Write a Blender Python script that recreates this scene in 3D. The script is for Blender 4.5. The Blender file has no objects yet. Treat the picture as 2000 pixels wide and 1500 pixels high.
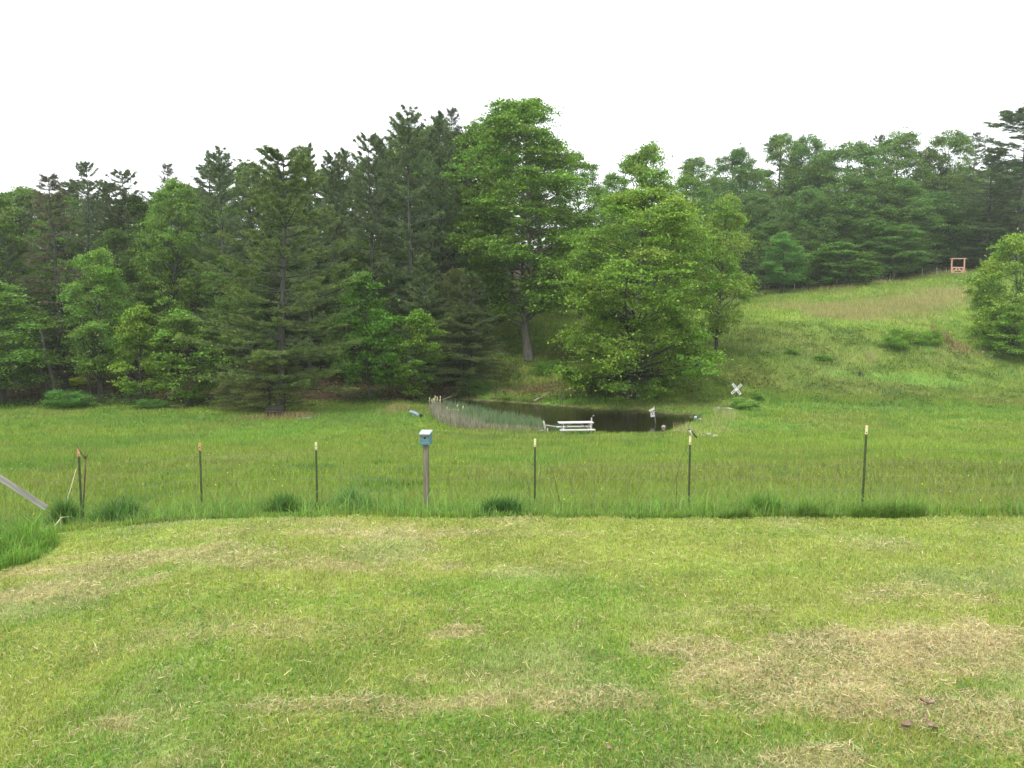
import bpy, math, random
import numpy as np
from mathutils import Vector, Matrix
R = math.radians
SC = bpy.context.scene
COL = SC.collection
CAMZ = 3.0
F = 1664.0; PITCH = R(5.5)

# ------------------------------------------------------------------ camera
cd = bpy.data.cameras.new('camera'); cam = bpy.data.objects.new('camera', cd); COL.objects.link(cam)
cd.sensor_width = 36; cd.lens = 36 * F / 2000; cd.clip_end = 2000; cd.clip_start = 0.05
cam.location = (0, 0, CAMZ); cam.rotation_euler = (R(90) - PITCH, 0, 0)
SC.camera = cam

# ------------------------------------------------------------------ sky and sun
SUN_EL, SUN_AZ = R(58), R(215)          # azimuth measured clockwise from +Y: behind the camera, to the left
w = bpy.data.worlds.new('World'); SC.world = w; w.use_nodes = True
nt = w.node_tree; nt.nodes.clear()
out = nt.nodes.new('ShaderNodeOutputWorld'); bg = nt.nodes.new('ShaderNodeBackground')
sky = nt.nodes.new('ShaderNodeTexSky'); sky.sky_type = 'NISHITA'; sky.sun_disc = False
sky.sun_elevation = SUN_EL; sky.sun_rotation = SUN_AZ; sky.dust_density = 4; sky.air_density = 1.0
hs = nt.nodes.new('ShaderNodeHueSaturation'); hs.inputs['Saturation'].default_value = 0.25
mx = nt.nodes.new('ShaderNodeMix'); mx.data_type = 'RGBA'; mx.inputs[0].default_value = 0.8
nt.links.new(sky.outputs[0], hs.inputs['Color']); nt.links.new(hs.outputs[0], mx.inputs[6])
mx.inputs[7].default_value = (9.7, 10.0, 10.3, 1)      # thick even cloud cover
nt.links.new(mx.outputs[2], bg.inputs[0]); bg.inputs[1].default_value = 0.115
nt.links.new(bg.outputs[0], out.inputs[0])
sl = bpy.data.lights.new('sun', 'SUN'); sun = bpy.data.objects.new('sun', sl); COL.objects.link(sun)
sl.energy = 1.5; sl.angle = R(14); sl.color = (1, 0.96, 0.88)
sd = Vector((math.sin(SUN_AZ) * math.cos(SUN_EL), math.cos(SUN_AZ) * math.cos(SUN_EL), math.sin(SUN_EL)))
sun.rotation_euler = sd.to_track_quat('Z', 'Y').to_euler()
SC.view_settings.view_transform = 'Standard'; SC.view_settings.look = 'None'
SC.view_settings.gamma = 1; SC.view_settings.exposure = 1.0
SC.cycles.max_bounces = 6; SC.cycles.diffuse_bounces = 4; SC.cycles.transmission_bounces = 4
SC.cycles.caustics_reflective = False; SC.cycles.caustics_refractive = False

# ------------------------------------------------------------------ noise
def _h(ix, iy, s):
    n = (ix.astype(np.int64) * 374761393 + iy.astype(np.int64) * 668265263 + s * 1442695041) & 0xffffffff
    n = ((n ^ (n >> 13)) * 1274126177) & 0xffffffff
    return ((n ^ (n >> 16)) & 0xffff) / 65535.0
def vnoise(x, y, s=0):
    x = np.asarray(x, float); y = np.asarray(y, float)
    ix = np.floor(x); iy = np.floor(y); fx = x - ix; fy = y - iy
    fx = fx * fx * (3 - 2 * fx); fy = fy * fy * (3 - 2 * fy)
    a = _h(ix, iy, s); b = _h(ix + 1, iy, s); c = _h(ix, iy + 1, s); d = _h(ix + 1, iy + 1, s)
    return (a * (1 - fx) + b * fx) * (1 - fy) + (c * (1 - fx) + d * fx) * fy
def fbm(x, y, s=0, o=3):
    t = 0; a = 0.5; n = 0
    for i in range(o):
        t = t + a * vnoise(x * 2 ** i, y * 2 ** i, s + i * 17); n += a; a *= 0.5
    return t / n
def sstep(a, b, x):
    t = np.clip((x - a) / (b - a), 0, 1); return t * t * (3 - 2 * t)

# ------------------------------------------------------------------ terrain heights
def tanv(v):                                # slope of the sight line through image row v
    return math.tan(math.atan((750 - v) / F) - PITCH)
near = [(0, -3), (11.7, -3.0), (12.5, -3.22), (13.5, -3.45), (16, -3.95), (20, -4.5), (30, -5.75), (40, -6.95), (50, -8.0)]
def prof(rest, dz=0):
    p = [(y, z + dz * (1 if y < 30 else 0.3)) for y, z in near]
    for y, k, a in rest: p.append((y, a if k == 'z' else tanv(a) * y))
    return p
wood = [(60, 'z', -8.5), (71, 'z', -9.0), (75, 'z', -8.8), (82, 'z', -7.9), (92, 'z', -6.2), (120, 'z', -0.5), (160, 'z', 6), (230, 'z', 14), (340, 'z', 20)]
cols = [
 (-1400, prof(wood, -.7)), (0, prof(wood, -.28)), (250, prof(wood, -.12)), (400, prof(wood)), (620, prof(wood)),
 (780, prof([(60, 'v', 826), (70, 'v', 791), (76, 'z', -8.6), (84, 'z', -7.6), (95, 'z', -5.0), (120, 'z', -.5), (160, 'z', 6), (230, 'z', 14), (340, 'z', 20)])),
 (860, prof([(57, 'z', -8.75), (64, 'z', -8.7), (76, 'z', -8.75), (84, 'z', -7.4), (95, 'z', -4.3), (120, 'z', 0), (160, 'z', 6), (230, 'z', 14), (340, 'z', 20)])),
 (1030, prof([(56, 'z', -8.75), (66, 'z', -8.8), (77, 'z', -8.75), (87, 'v', 708), (94, 'v', 655), (103, 'v', 632), (125, 'v', 612), (160, 'z', 4), (230, 'z', 14), (340, 'z', 20)])),
 (1200, prof([(56, 'z', -8.78), (65, 'z', -8.8), (73, 'z', -8.7), (84, 'v', 700), (92, 'v', 650), (105, 'v', 618), (125, 'v', 600), (160, 'z', 4), (230, 'z', 14), (340, 'z', 20)])),
 (1400, prof([(55, 'z', -8.6), (62, 'z', -8.75), (70, 'z', -8.8), (76, 'v', 765), (84, 'v', 700), (92, 'v', 646), (105, 'v', 608), (125, 'v', 588), (160, 'z', 4), (230, 'z', 12), (340, 'z', 16)])),
 (1600, prof([(56, 'v', 850), (62, 'v', 824), (70, 'v', 801), (80, 'v', 748), (88, 'v', 692), (95, 'v', 646), (108, 'v', 606), (120, 'v', 581), (131, 'v', 568), (150, 'z', 2.2), (230, 'z', 10), (340, 'z', 14)])),
 (1730, prof([(56, 'v', 850), (62, 'v', 824), (70, 'v', 803), (80, 'v', 758), (89, 'v', 695), (96, 'v', 648), (109, 'v', 602), (122, 'v', 570), (136, 'v', 550), (155, 'z', 4.2), (230, 'z', 10), (340, 'z', 14)])),
 (1870, prof([(56, 'v', 852), (62, 'v', 826), (70, 'v', 806), (80, 'v', 766), (90, 'v', 702), (97, 'v', 655), (110, 'v', 600), (125, 'v', 558), (140, 'v', 532), (158, 'z', 6.0), (230, 'z', 11), (340, 'z', 14)])),
 (2000, prof([(56, 'v', 852), (62, 'v', 828), (70, 'v', 808), (80, 'v', 772), (90, 'v', 714), (100, 'v', 650), (115, 'v', 596), (130, 'v', 548), (145, 'v', 522), (160, 'z', 7.5), (230, 'z', 13), (340, 'z', 16)])),
 (3400, prof([(56, 'v', 855), (70, 'v', 820), (85, 'v', 760), (100, 'v', 680), (130, 'v', 580), (150, 'z', 6), (230, 'z', 14), (340, 'z', 20)])),
]
YS = np.arange(0, 340.01, 0.25)
SS = np.linspace(-1.45, 1.45, 291)
def blur(a, k):
    ker = np.hanning(k + 2)[1:-1]; ker /= ker.sum()
    return np.convolve(np.pad(a, (k // 2, k // 2), mode='edge'), ker, mode='valid')
_c = []
for u, p in cols:
    p = sorted(p); z = np.interp(YS, [q[0] for q in p], [q[1] for q in p])
    zs, zm, zn = blur(z, 49), blur(z, 17), blur(z, 5)
    z = zn + (zm - zn) * sstep(14, 24, YS); z = z + (zs - z) * sstep(76, 100, YS); _c.append(z + CAMZ)
_c = np.array(_c); cs = np.array([(u - 1000) / F for u, p in cols])
T = np.empty((len(SS), len(YS)))
for j in range(len(YS)): T[:, j] = blur(np.interp(SS, cs, _c[:, j]), 11)
WATER = -8.92 + CAMZ
def raw_h(x, y):
    y = np.asarray(y, float); x = np.asarray(x, float)
    s = np.clip(x / np.maximum(y, 5.0), -1.44, 1.44); yy = np.clip(y, 0, 339.5)
    a = (s - SS[0]) / (SS[1] - SS[0]); i = np.floor(a).astype(int); fa = a - i
    b = yy / 0.25; j = np.floor(b).astype(int); fb = b - j
    return (T[i, j] * (1 - fa) + T[i + 1, j] * fa) * (1 - fb) + (T[i, j + 1] * (1 - fa) + T[i + 1, j + 1] * fa) * fb
def on_level(u, v, z):                       # world point on a level plane
    y = (z - CAMZ) / tanv(v); dep = y * math.cos(PITCH) - (z - CAMZ) * math.sin(PITCH)
    return ((u - 1000) / F * dep, y)
PV = [(852, 806), (878, 826), (920, 840), (985, 846), (1080, 850), (1160, 849), (1215, 852), (1290, 847), (1325, 836), (1352, 826), (1372, 817), (1350, 811),
      (1310, 809), (1262, 803), (1200, 801), (1120, 796), (1050, 790), (980, 785), (905, 781), (862, 781), (842, 790)]
POND = np.array([on_level(u, v, WATER) for u, v in PV])
def pond_sd(x, y):                           # signed distance, negative inside
    x = np.asarray(x, float); y = np.asarray(y, float)
    d = np.full(x.shape, 1e9); inside = np.zeros(x.shape, bool); n = len(POND)
    for i in range(n):
        ax, ay = POND[i]; bx, by = POND[(i + 1) % n]
        ex, ey = bx - ax, by - ay; t = np.clip(((x - ax) * ex + (y - ay) * ey) / (ex * ex + ey * ey), 0, 1)
        d = np.minimum(d, np.hypot(x - ax - t * ex, y - ay - t * ey))
        c = ((ay > y) != (by > y)) & (x < (bx - ax) * (y - ay) / (by - ay + 1e-12) + ax); inside ^= c
    return np.where(inside, -d, d)
# low rolls of dry cuttings on the lawn: (x, y, rx, ry, h)
HEAPS = []
def height(x, y):
    x = np.asarray(x, float); y = np.asarray(y, float)
    z = raw_h(x, y)
    m = sstep(13, 22, y)
    z = z + m * ((fbm(x / 5, y / 5, 3) - .5) * .30 + (fbm(x / 1.6, y / 1.6, 9) - .5) * .12) + (fbm(x / 1.2, y / 1.2, 31) - .5) * .05
    z = z + sstep(70, 90, y) * (fbm(x / 9, y / 9, 5) - .5) * .8
    z = z + sstep(70, 76, y) * (1 - sstep(98, 106, y)) * sstep(-4, 6, x) * ((fbm(x / 2.2, y / 2.2, 11) - .5) * .55)
    for hx, hy, rx, ry, hh in HEAPS:
        q = ((x - hx) / rx) ** 2 + ((y - hy) / ry) ** 2
        z = z + hh * np.exp(-q * 1.6)
    sd = pond_sd(x, y)
    t = sstep(-.2, 3.0, sd)
    shore = WATER + .05
    zz = np.where(sd > 0, shore + (z - shore) * t + .10 * sstep(0, .5, sd), WATER + .05 - .9 * sstep(0, 2.0, -sd) - .1 * sstep(0, .3, -sd))
    return np.where((y > 50) & (y < 86) & (sd < 3.5), zz, z)
def H1(x, y): return float(height(np.array([x]), np.array([y]))[0])
def ray(u, v, y):
    xc = (u - 1000) / F; yc = (750 - v) / F
    k = y / (math.cos(PITCH) + yc * math.sin(PITCH))
    return Vector((xc * k, y, CAMZ + (yc * math.cos(PITCH) - math.sin(PITCH)) * k))
_ym = np.concatenate([np.arange(3, 60, .1), np.arange(60, 220, .25)])
def gp(u, v):                                # where the sight line meets the ground
    yc = (750 - v) / F; k = _ym / (math.cos(PITCH) + yc * math.sin(PITCH))
    xs = (u - 1000) / F * k; zs = CAMZ + (yc * math.cos(PITCH) - math.sin(PITCH)) * k
    g = height(xs, _ym); i = np.argmax(g >= zs)
    return Vector((xs[i], _ym[i], g[i]))
def gd(u, y, z=None):                        # ground point at distance y below/above column u
    x = (u - 1000) / F * y
    for _ in range(2):
        z = H1(x, y); x = (u - 1000) / F * (y * math.cos(PITCH) - (z - CAMZ) * math.sin(PITCH))
    return Vector((x, y, H1(x, y)))

for u, v, ru, hh in [(1665, 1370, 70, .07), (1850, 1250, 95, .05), (620, 1385, 35, .05), (190, 1378, 28, .05), (890, 1236, 22, .035), (1760, 1258, 50, .04),
                     (1600, 1480, 70, .06), (1960, 1455, 70, .05), (720, 1375, 40, .03), (1560, 1395, 55, .04), (1340, 1262, 30, .03), (1470, 1262, 40, .03),
                     (1420, 1330, 50, .03), (1930, 1400, 60, .04), (1230, 1370, 45, .03), (980, 1362, 60, .03)]:
    p = ray(u, v, 1); k = -CAMZ / (p.z - CAMZ); HEAPS.append((p.x * k, k, ru / F * k * 1.2, ru / F * k * .75, hh))

# ------------------------------------------------------------------ ground colours and patch tones
def C(r, g, b): return np.array([r, g, b])
GRASS = C(.172, .245, .042); LUSH = C(.095, .195, .034); OLIVE = C(.180, .228, .050); STRAW = C(.31, .28, .12)
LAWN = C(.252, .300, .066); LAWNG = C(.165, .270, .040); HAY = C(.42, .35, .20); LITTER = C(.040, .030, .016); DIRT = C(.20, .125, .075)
PATCH = []
def patch(u, v, ru, rv, c, s=.8, n=.6): 
    p = gp(u, v); q = gp(u, v - rv * .7); q2 = gp(u, v + rv * .7)
    PATCH.append((p.x, p.y, max(ru / F * p.y, .2), max(.5 * abs(q.y - q2.y) / .7, .25), c, s, n))
def lawn_patch(u, v, ru, rv, c, s=.8, n=1.0):
    def g(vv): return -CAMZ / tanv(vv)
    y = g(v); PATCH.append(((u - 1000) / F * y * 1.03, y, ru / F * y, .5 * (g(v - rv) - g(v + rv)), c, s, n))
def edge_y(x): return 11.75 + .10 * np.sin(x * 2.1) + .07 * np.sin(x * 5.3 + 1) + .12 * (vnoise(x * 3, x * 0 + 4, 8) - .5)
def clump_mask(x, y):                        # unmown clump at the lower left
    return 1 - sstep(.85, 1.1, np.hypot((x + 7.7) / 1.75, (y - 10.75) / 1.15) + .25 * (vnoise(x * 3, y * 3, 77) - .5))
def is_lawn(x, y): return (y < edge_y(x)) & (clump_mask(x, y) < .5)
for a in [(1700, 1290, 420, 65, HAY, .75), (1850, 1250, 250, 40, HAY, .8), (1650, 1370, 260, 45, HAY, .8), (1450, 1330, 160, 45, HAY, .6), (1950, 1410, 120, 50, HAY, .7),
          (700, 1380, 330, 22, HAY, .6), (1150, 1370, 260, 25, HAY, .55), (190, 1375, 60, 14, HAY, .8), (100, 1118, 300, 16, HAY, .65), (300, 1080, 330, 20, HAY, .6),
          (650, 1105, 220, 16, HAY, .55), (700, 1042, 400, 9, HAY, .45), (890, 1236, 60, 10, HAY, .8), (450, 1230, 260, 25, HAY, .3), (1600, 1490, 160, 25, HAY, .6),
          (1350, 1262, 120, 14, HAY, .6), (1800, 1160, 200, 25, HAY, .4), (950, 1330, 200, 20, HAY, .3), (200, 1470, 300, 20, HAY, .25), (1300, 1200, 200, 18, HAY, .25),
          (1050, 1150, 260, 30, LAWNG, .8), (1180, 1190, 180, 25, LAWNG, .6), (480, 1170, 260, 20, LAWNG, .5), (750, 1280, 200, 20, LAWNG, .5), (300, 1320, 220, 25, LAWNG, .35),
          (1500, 1110, 260, 20, LAWNG, .4), (1150, 1440, 200, 30, LAWNG, .35), (1620, 1045, 300, 15, LAWNG, .35)]:
    lawn_patch(*a)
for a in [(500, 850, 150, 26, LUSH * 1.3 + C(.02, .03, 0), .5), (200, 870, 130, 18, LUSH, .55), (30, 915, 130, 14, LUSH, .7), (300, 820, 300, 12, LUSH, .6),
          (700, 815, 160, 18, LUSH * 1.2, .6), (450, 905, 120, 12, OLIVE + C(.03, .02, .03), .8), (700, 890, 200, 18, OLIVE, .6), (250, 915, 160, 16, OLIVE, .5),
          (530, 818, 110, 5, STRAW * .7, .8), (780, 800, 60, 8, STRAW * .6, .4), (1250, 920, 250, 20, OLIVE, .6), (1050, 905, 120, 14, LUSH * 1.3, .4),
          (1500, 880, 200, 18, OLIVE, .5), (1780, 870, 260, 16, GRASS * 1.15, .7), (1850, 930, 150, 14, OLIVE * .9, .6), (1450, 830, 160, 12, LUSH * 1.6, .35),
          (1700, 905, 120, 8, OLIVE, .6), (1920, 895, 110, 6, LUSH, .6), (1750, 795, 330, 10, LUSH, .6), (1960, 790, 80, 7, STRAW * .6, .5),
          (1480, 745, 60, 22, OLIVE + C(.08, .03, .02), .5), (1440, 685, 140, 42, GRASS * .52, .8), (1560, 665, 160, 26, OLIVE * .75, .5),  # includes a much darker grass tone on the bank right of the maple
          (1560, 700, 100, 15, LUSH * .9, .4), (1690, 700, 35, 14, OLIVE + C(.05, .02, .02), .6), (1850, 735, 200, 30, GRASS * .9, .5), (1770, 740, 160, 14, LUSH * 1.4, .5),
          (1700, 608, 120, 10, STRAW, .55), (1580, 600, 110, 7, STRAW, .5), (1800, 590, 90, 9, STRAW, .55), (1850, 574, 70, 9, STRAW, .6), (1650, 594, 100, 6, STRAW, .3),
          (1700, 625, 70, 4, STRAW, .5), (1500, 612, 150, 14, GRASS * 1.25, .6), (1800, 565, 120, 10, GRASS * .95, .5), (1842, 655, 12, 20, DIRT, 1.), (1868, 676, 26, 8, DIRT, .9), (1890, 690, 60, 4, DIRT, .5),
          (1130, 640, 140, 22, GRASS * .9, .7), (1120, 700, 150, 30, OLIVE * .55, .85), (1060, 760, 130, 10, DIRT * .8, .65), (1000, 772, 100, 7, DIRT, .6), (1150, 770, 60, 8, DIRT * .7, .5),  # includes a much darker olive tone on the bank behind the pond
          (1100, 786, 200, 6, LUSH * 1.9, .8), (950, 777, 60, 4, LUSH * 1.4, .8), (1400, 850, 60, 7, OLIVE * 1.3, .6), (1440, 805, 60, 5, LUSH * 1.3, .7)]:
    patch(*a)
def gcol(x, y):
    x = np.asarray(x, float); y = np.asarray(y, float); sh = x.shape
    n1 = fbm(x / 6, y / 6, 41)[..., None]; n2 = fbm(x / 1.5, y / 1.5, 43)[..., None]; n3 = fbm(x / .35, y / .35, 45, 2)[..., None]
    lawn = is_lawn(x, y)[..., None]
    cl = LAWN + (LAWNG - LAWN) * sstep(.48, .66, n2 * .6 + n1 * .4) + (HAY - LAWN) * .45 * sstep(.50, .70, n2)
    cm = GRASS + (OLIVE - GRASS) * sstep(.42, .68, n1) + (LUSH - GRASS) * .7 * sstep(.52, .72, n2)
    # slope behind the pond and wood floor
    s = x / np.maximum(y, 1)
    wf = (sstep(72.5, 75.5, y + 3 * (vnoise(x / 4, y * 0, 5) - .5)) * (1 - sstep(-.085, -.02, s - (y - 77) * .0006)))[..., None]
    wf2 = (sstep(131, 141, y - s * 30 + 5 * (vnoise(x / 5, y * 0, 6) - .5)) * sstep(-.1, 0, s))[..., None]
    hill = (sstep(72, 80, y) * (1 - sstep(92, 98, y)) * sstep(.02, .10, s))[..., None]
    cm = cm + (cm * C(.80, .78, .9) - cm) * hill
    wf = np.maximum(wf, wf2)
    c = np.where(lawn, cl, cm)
    for px, py, rx, ry, pc, st, nn in PATCH:
        sel = (np.abs(x - px) < rx * 1.8) & (np.abs(y - py) < ry * 1.8)
        if not sel.any(): continue
        xs, ys = x[sel], y[sel]
        q = np.hypot((xs - px) / rx, (ys - py) / ry) + nn * (fbm(xs / max(rx * .30, .22), ys / max(ry * .30, .18), int(px * 7) % 97, 5) - .5) * 2
        m = (st * (1 - sstep(.35, 1.25, q)))[..., None]
        if py < 12: m = m * lawn[sel]
        else: m = m * (~lawn[sel])
        c[sel] = c[sel] * (1 - m) + pc * m
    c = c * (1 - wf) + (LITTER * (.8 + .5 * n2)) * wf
    # low rise and mud at the water line
    sd = pond_sd(x, y)[..., None]
    mud = (1 - sstep(.0, .45, sd)); c = c * (1 - mud) + C(.07, .055, .035) * mud
    return np.clip(c * (.82 + .36 * n3), 0, 1)

# ------------------------------------------------------------------ mesh helpers
def np_mesh(name, V, Fc, col=None, mat=None, smooth=False, mats=None, midx=None):
    me = bpy.data.meshes.new(name); V = np.asarray(V, np.float32).reshape(-1, 3); Fc = np.asarray(Fc, np.int32); k = Fc.shape[1]
    me.vertices.add(len(V)); me.vertices.foreach_set('co', V.ravel())
    me.loops.add(Fc.size); me.loops.foreach_set('vertex_index', Fc.ravel())
    me.polygons.add(len(Fc)); me.polygons.foreach_set('loop_start', np.arange(0, Fc.size, k, dtype=np.int32)); me.polygons.foreach_set('loop_total', np.full(len(Fc), k, np.int32))
    if smooth: me.polygons.foreach_set('use_smooth', np.ones(len(Fc), bool))
    if midx is not None: me.polygons.foreach_set('material_index', np.asarray(midx, np.int32))
    me.update(calc_edges=True)
    if col is not None:
        a = me.color_attributes.new('tint', 'FLOAT_COLOR', 'POINT'); c4 = np.ones((len(V), 4), np.float32); c4[:, :3] = col; a.data.foreach_set('color', c4.ravel())
    for m in (mats or ([mat] if mat else [])): me.materials.append(m)
    return me
def link(name, me, parent=None, loc=None):
    o = bpy.data.objects.new(name, me); COL.objects.link(o)
    if parent: o.parent = parent
    if loc is not None: o.location = loc
    return o
def tag(o, label=None, cat=None, group=None, kind=None):
    if label: o['label'] = label
    if cat: o['category'] = cat
    if group: o['group'] = group
    if kind: o['kind'] = kind
    return o
def thing(name, label, cat, loc=(0, 0, 0), rz=0, group=None, rot=None):
    o = bpy.data.objects.new(name, None); COL.objects.link(o); o.location = loc; o.rotation_euler = rot or (0, 0, rz); o.empty_display_size = .2
    return tag(o, label, cat, group)
class MB:
    def __init__(s): s.v = []; s.f = []
    def add(s, vs, fs):
        b = len(s.v); s.v += [tuple(p) for p in vs]; s.f += [tuple(i + b for i in q) for q in fs]; return s
    def box(s, c, d, rot=None):
        x, y, z = [q / 2 for q in d]
        vs = [Vector((a * x, b * y, e * z)) for a in (-1, 1) for b in (-1, 1) for e in (-1, 1)]
        if rot is not None:
            M = Matrix.Rotation(rot[0], 3, 'X'); M = Matrix.Rotation(rot[1], 3, 'Y') @ M; M = Matrix.Rotation(rot[2], 3, 'Z') @ M
            vs = [M @ q for q in vs]
        return s.add([q + Vector(c) for q in vs], [(0, 1, 3, 2), (4, 6, 7, 5), (0, 4, 5, 1), (2, 3, 7, 6), (0, 2, 6, 4), (1, 5, 7, 3)])
    def tube(s, pts, rad, n=8, squash=None):
        pts = [Vector(p) for p in pts]; m = len(pts)
        if not hasattr(rad, '__len__'): rad = [rad] * m
        vs = []; ref = Vector((0, 0, 1))
        d0 = (pts[-1] - pts[0]).normalized()
        if abs(d0.z) > .9: ref = Vector((1, 0, 0))
        for i, p in enumerate(pts):
            d = (pts[min(i + 1, m - 1)] - pts[max(i - 1, 0)]).normalized(); a = d.cross(ref).normalized(); b = a.cross(d)
            r = rad[i]; ra, rb = (r if hasattr(r, '__len__') else (r, r))
            vs += [p + a * math.cos(t) * ra + b * math.sin(t) * rb for t in [2 * math.pi * k / n for k in range(n)]]
        fs = [(i * n + k, i * n + (k + 1) % n, (i + 1) * n + (k + 1) % n, (i + 1) * n + k) for i in range(m - 1) for k in range(n)]
        fs += [tuple(range(n))[::-1], tuple((m - 1) * n + k for k in range(n))]
        return s.add(vs, fs)
    def blob(s, c, r, seed=0, n=10, m=7, rough=.25):
        rnd = random.Random(seed); vs = []
        for i in range(m + 1):
            th = math.pi * i / m
            for k in range(n):
                ph = 2 * math.pi * k / n; q = 1 + rough * (rnd.random() - .5) * 2 if 0 < i < m else 1
                vs.append((c[0] + r[0] * math.sin(th) * math.cos(ph) * q, c[1] + r[1] * math.sin(th) * math.sin(ph) * q, c[2] + r[2] * math.cos(th) * q))
        return s.add(vs, [(i * n + k, (i + 1) * n + k, (i + 1) * n + (k + 1) % n, i * n + (k + 1) % n) for i in range(m) for k in range(n)])
    def build(s, name, mat, parent=None, bevel=0, smooth=False, loc=None):
        me = bpy.data.meshes.new(name); me.from_pydata(s.v, [], s.f); me.update(); me.materials.append(mat)
        if smooth: me.polygons.foreach_set('use_smooth', [True] * len(me.polygons))
        o = link(name, me, parent, loc)
        if bevel:
            b = o.modifiers.new('bevel', 'BEVEL'); b.width = bevel; b.segments = 2; b.limit_method = 'ANGLE'
        return o

# ------------------------------------------------------------------ materials
def new_mat(name):
    m = bpy.data.materials.new(name); m.use_nodes = True; n = m.node_tree; return m, n, n.nodes['Principled BSDF']
def nd(t, kind, **kw):
    x = t.nodes.new(kind)
    for k, v in kw.items(): setattr(x, k, v)
    return x
def leafy(name, trans=.35, rough=.55, tint=True, objcol=True, spec=.25):
    m, t, b = new_mat(name); at = nd(t, 'ShaderNodeAttribute', attribute_name='tint')
    src = at.outputs['Color']
    if objcol:
        oi = nd(t, 'ShaderNodeObjectInfo'); mu = nd(t, 'ShaderNodeMix', data_type='RGBA', blend_type='MULTIPLY'); mu.inputs[0].default_value = 1
        t.links.new(src, mu.inputs[6]); t.links.new(oi.outputs['Color'], mu.inputs[7]); src = mu.outputs[2]
    t.links.new(src, b.inputs['Base Color']); b.inputs['Roughness'].default_value = rough; b.inputs['Specular IOR Level'].default_value = spec
    tr = nd(t, 'ShaderNodeBsdfTranslucent'); ms = nd(t, 'ShaderNodeMixShader'); ms.inputs[0].default_value = trans
    br = nd(t, 'ShaderNodeMix', data_type='RGBA', blend_type='MULTIPLY'); br.inputs[0].default_value = 1; br.inputs[7].default_value = (1.3, 1.45, .7, 1)
    t.links.new(src, br.inputs[6]); t.links.new(br.outputs[2], tr.inputs[0])
    t.links.new(b.outputs[0], ms.inputs[1]); t.links.new(tr.outputs[0], ms.inputs[2]); t.links.new(ms.outputs[0], t.nodes['Material Output'].inputs[0])
    return m
def surf(name, c1, c2, scale=(8, 8, 8), rough=.8, bump=.3, detail=6, fac=(.35, .65), coords='Object', c3=None):
    m, t, b = new_mat(name); tc = nd(t, 'ShaderNodeTexCoord'); mp = nd(t, 'ShaderNodeMapping'); mp.inputs['Scale'].default_value = scale
    no = nd(t, 'ShaderNodeTexNoise'); no.inputs['Detail'].default_value = detail; no.inputs['Scale'].default_value = 1; no.inputs['Roughness'].default_value = .65
    t.links.new(tc.outputs[coords], mp.inputs[0]); t.links.new(mp.outputs[0], no.inputs[0])
    cr = nd(t, 'ShaderNodeValToRGB'); cr.color_ramp.elements[0].position = fac[0]; cr.color_ramp.elements[1].position = fac[1]
    cr.color_ramp.elements[0].color = (*c1, 1); cr.color_ramp.elements[1].color = (*c2, 1)
    if c3: e = cr.color_ramp.elements.new((fac[0] + fac[1]) / 2); e.color = (*c3, 1)
    t.links.new(no.outputs[0], cr.inputs[0]); t.links.new(cr.outputs[0], b.inputs['Base Color']); b.inputs['Roughness'].default_value = rough
    bu = nd(t, 'ShaderNodeBump'); bu.inputs['Strength'].default_value = bump; bu.inputs['Distance'].default_value = .02
    t.links.new(no.outputs[0], bu.inputs['Height']); t.links.new(bu.outputs[0], b.inputs['Normal'])
    return m
M = {}
M['leaf'] = leafy('leaf', .30); M['needle'] = leafy('needle', .15, .6); M['grass'] = leafy('grass', .35, .6, objcol=False)
M['straw'] = leafy('straw', .12, .7, objcol=False); M['reed'] = leafy('reed', .25, .5, objcol=False)
M['bark'] = surf('bark', (.024, .025, .018), (.072, .076, .056), (5, 5, 1.2), .95, .8)
M['bark_grey'] = surf('bark_grey', (.06, .056, .046), (.15, .14, .115), (6, 6, 1.5), .95, .6)
M['grey_wood'] = surf('grey_wood', (.20, .19, .17), (.42, .40, .36), (1.5, 14, 14), .85, .4)
M['white_wood'] = surf('white_wood', (.24, .235, .22), (.50, .49, .47), (2, 22, 22), .8, .3, fac=(.3, .55))
M['post_wood'] = surf('post_wood', (.085, .075, .05), (.19, .17, .12), (30, 30, 2), .9, .5)
M['blue_paint'] = surf('blue_paint', (.048, .125, .14), (.09, .20, .225), (30, 30, 12), .6, .2, c3=(.065, .16, .185))
M['white_roof'] = surf('white_roof', (.24, .26, .24), (.44, .46, .43), (25, 25, 25), .7, .2)
M['dark'] = surf('dark', (.004, .004, .004), (.008, .008, .008), rough=1)
M['bare'] = surf('bare_wood', (.22, .17, .13), (.33, .26, .2), (60, 60, 60), .9, .2)
M['tpost'] = surf('green_steel', (.025, .045, .012), (.05, .075, .022), (20, 20, 5), .5, .1)
M['tip_white'] = surf('cream_tip', (.52, .48, .24), (.62, .58, .33), (30, 30, 30), .5, .05)
M['tip_orange'] = surf('orange_tip', (.42, .20, .09), (.50, .28, .13), (30, 30, 30), .5, .05)
M['wire'] = surf('wire', (.09, .09, .07), (.14, .13, .10), rough=.6, bump=0)
M['stone'] = surf('stone', (.16, .135, .11), (.42, .38, .32), (3, 3, 3), .9, .5)
M['cedar'] = surf('cedar_stain', (.40, .21, .145), (.52, .30, .215), (3, 3, 10), .7, .2)
M['dark_wood'] = surf('dark_wood', (.018, .016, .016), (.045, .04, .038), (2, 14, 14), .8, .3)
M['bluegrey'] = surf('bluegrey', (.16, .22, .27), (.30, .37, .42), (10, 10, 10), .5, .1)
M['aqua'] = surf('aqua_plastic', (.25, .46, .42), (.42, .62, .58), (6, 6, 6), .45, .05)
M['sign_white'] = surf('sign_white', (.58, .58, .57), (.74, .74, .72), (6, 6, 6), .5, .1)
M['sign_black'] = surf('sign_black', (.015, .015, .015), (.03, .03, .03), rough=.5, bump=0)
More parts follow.
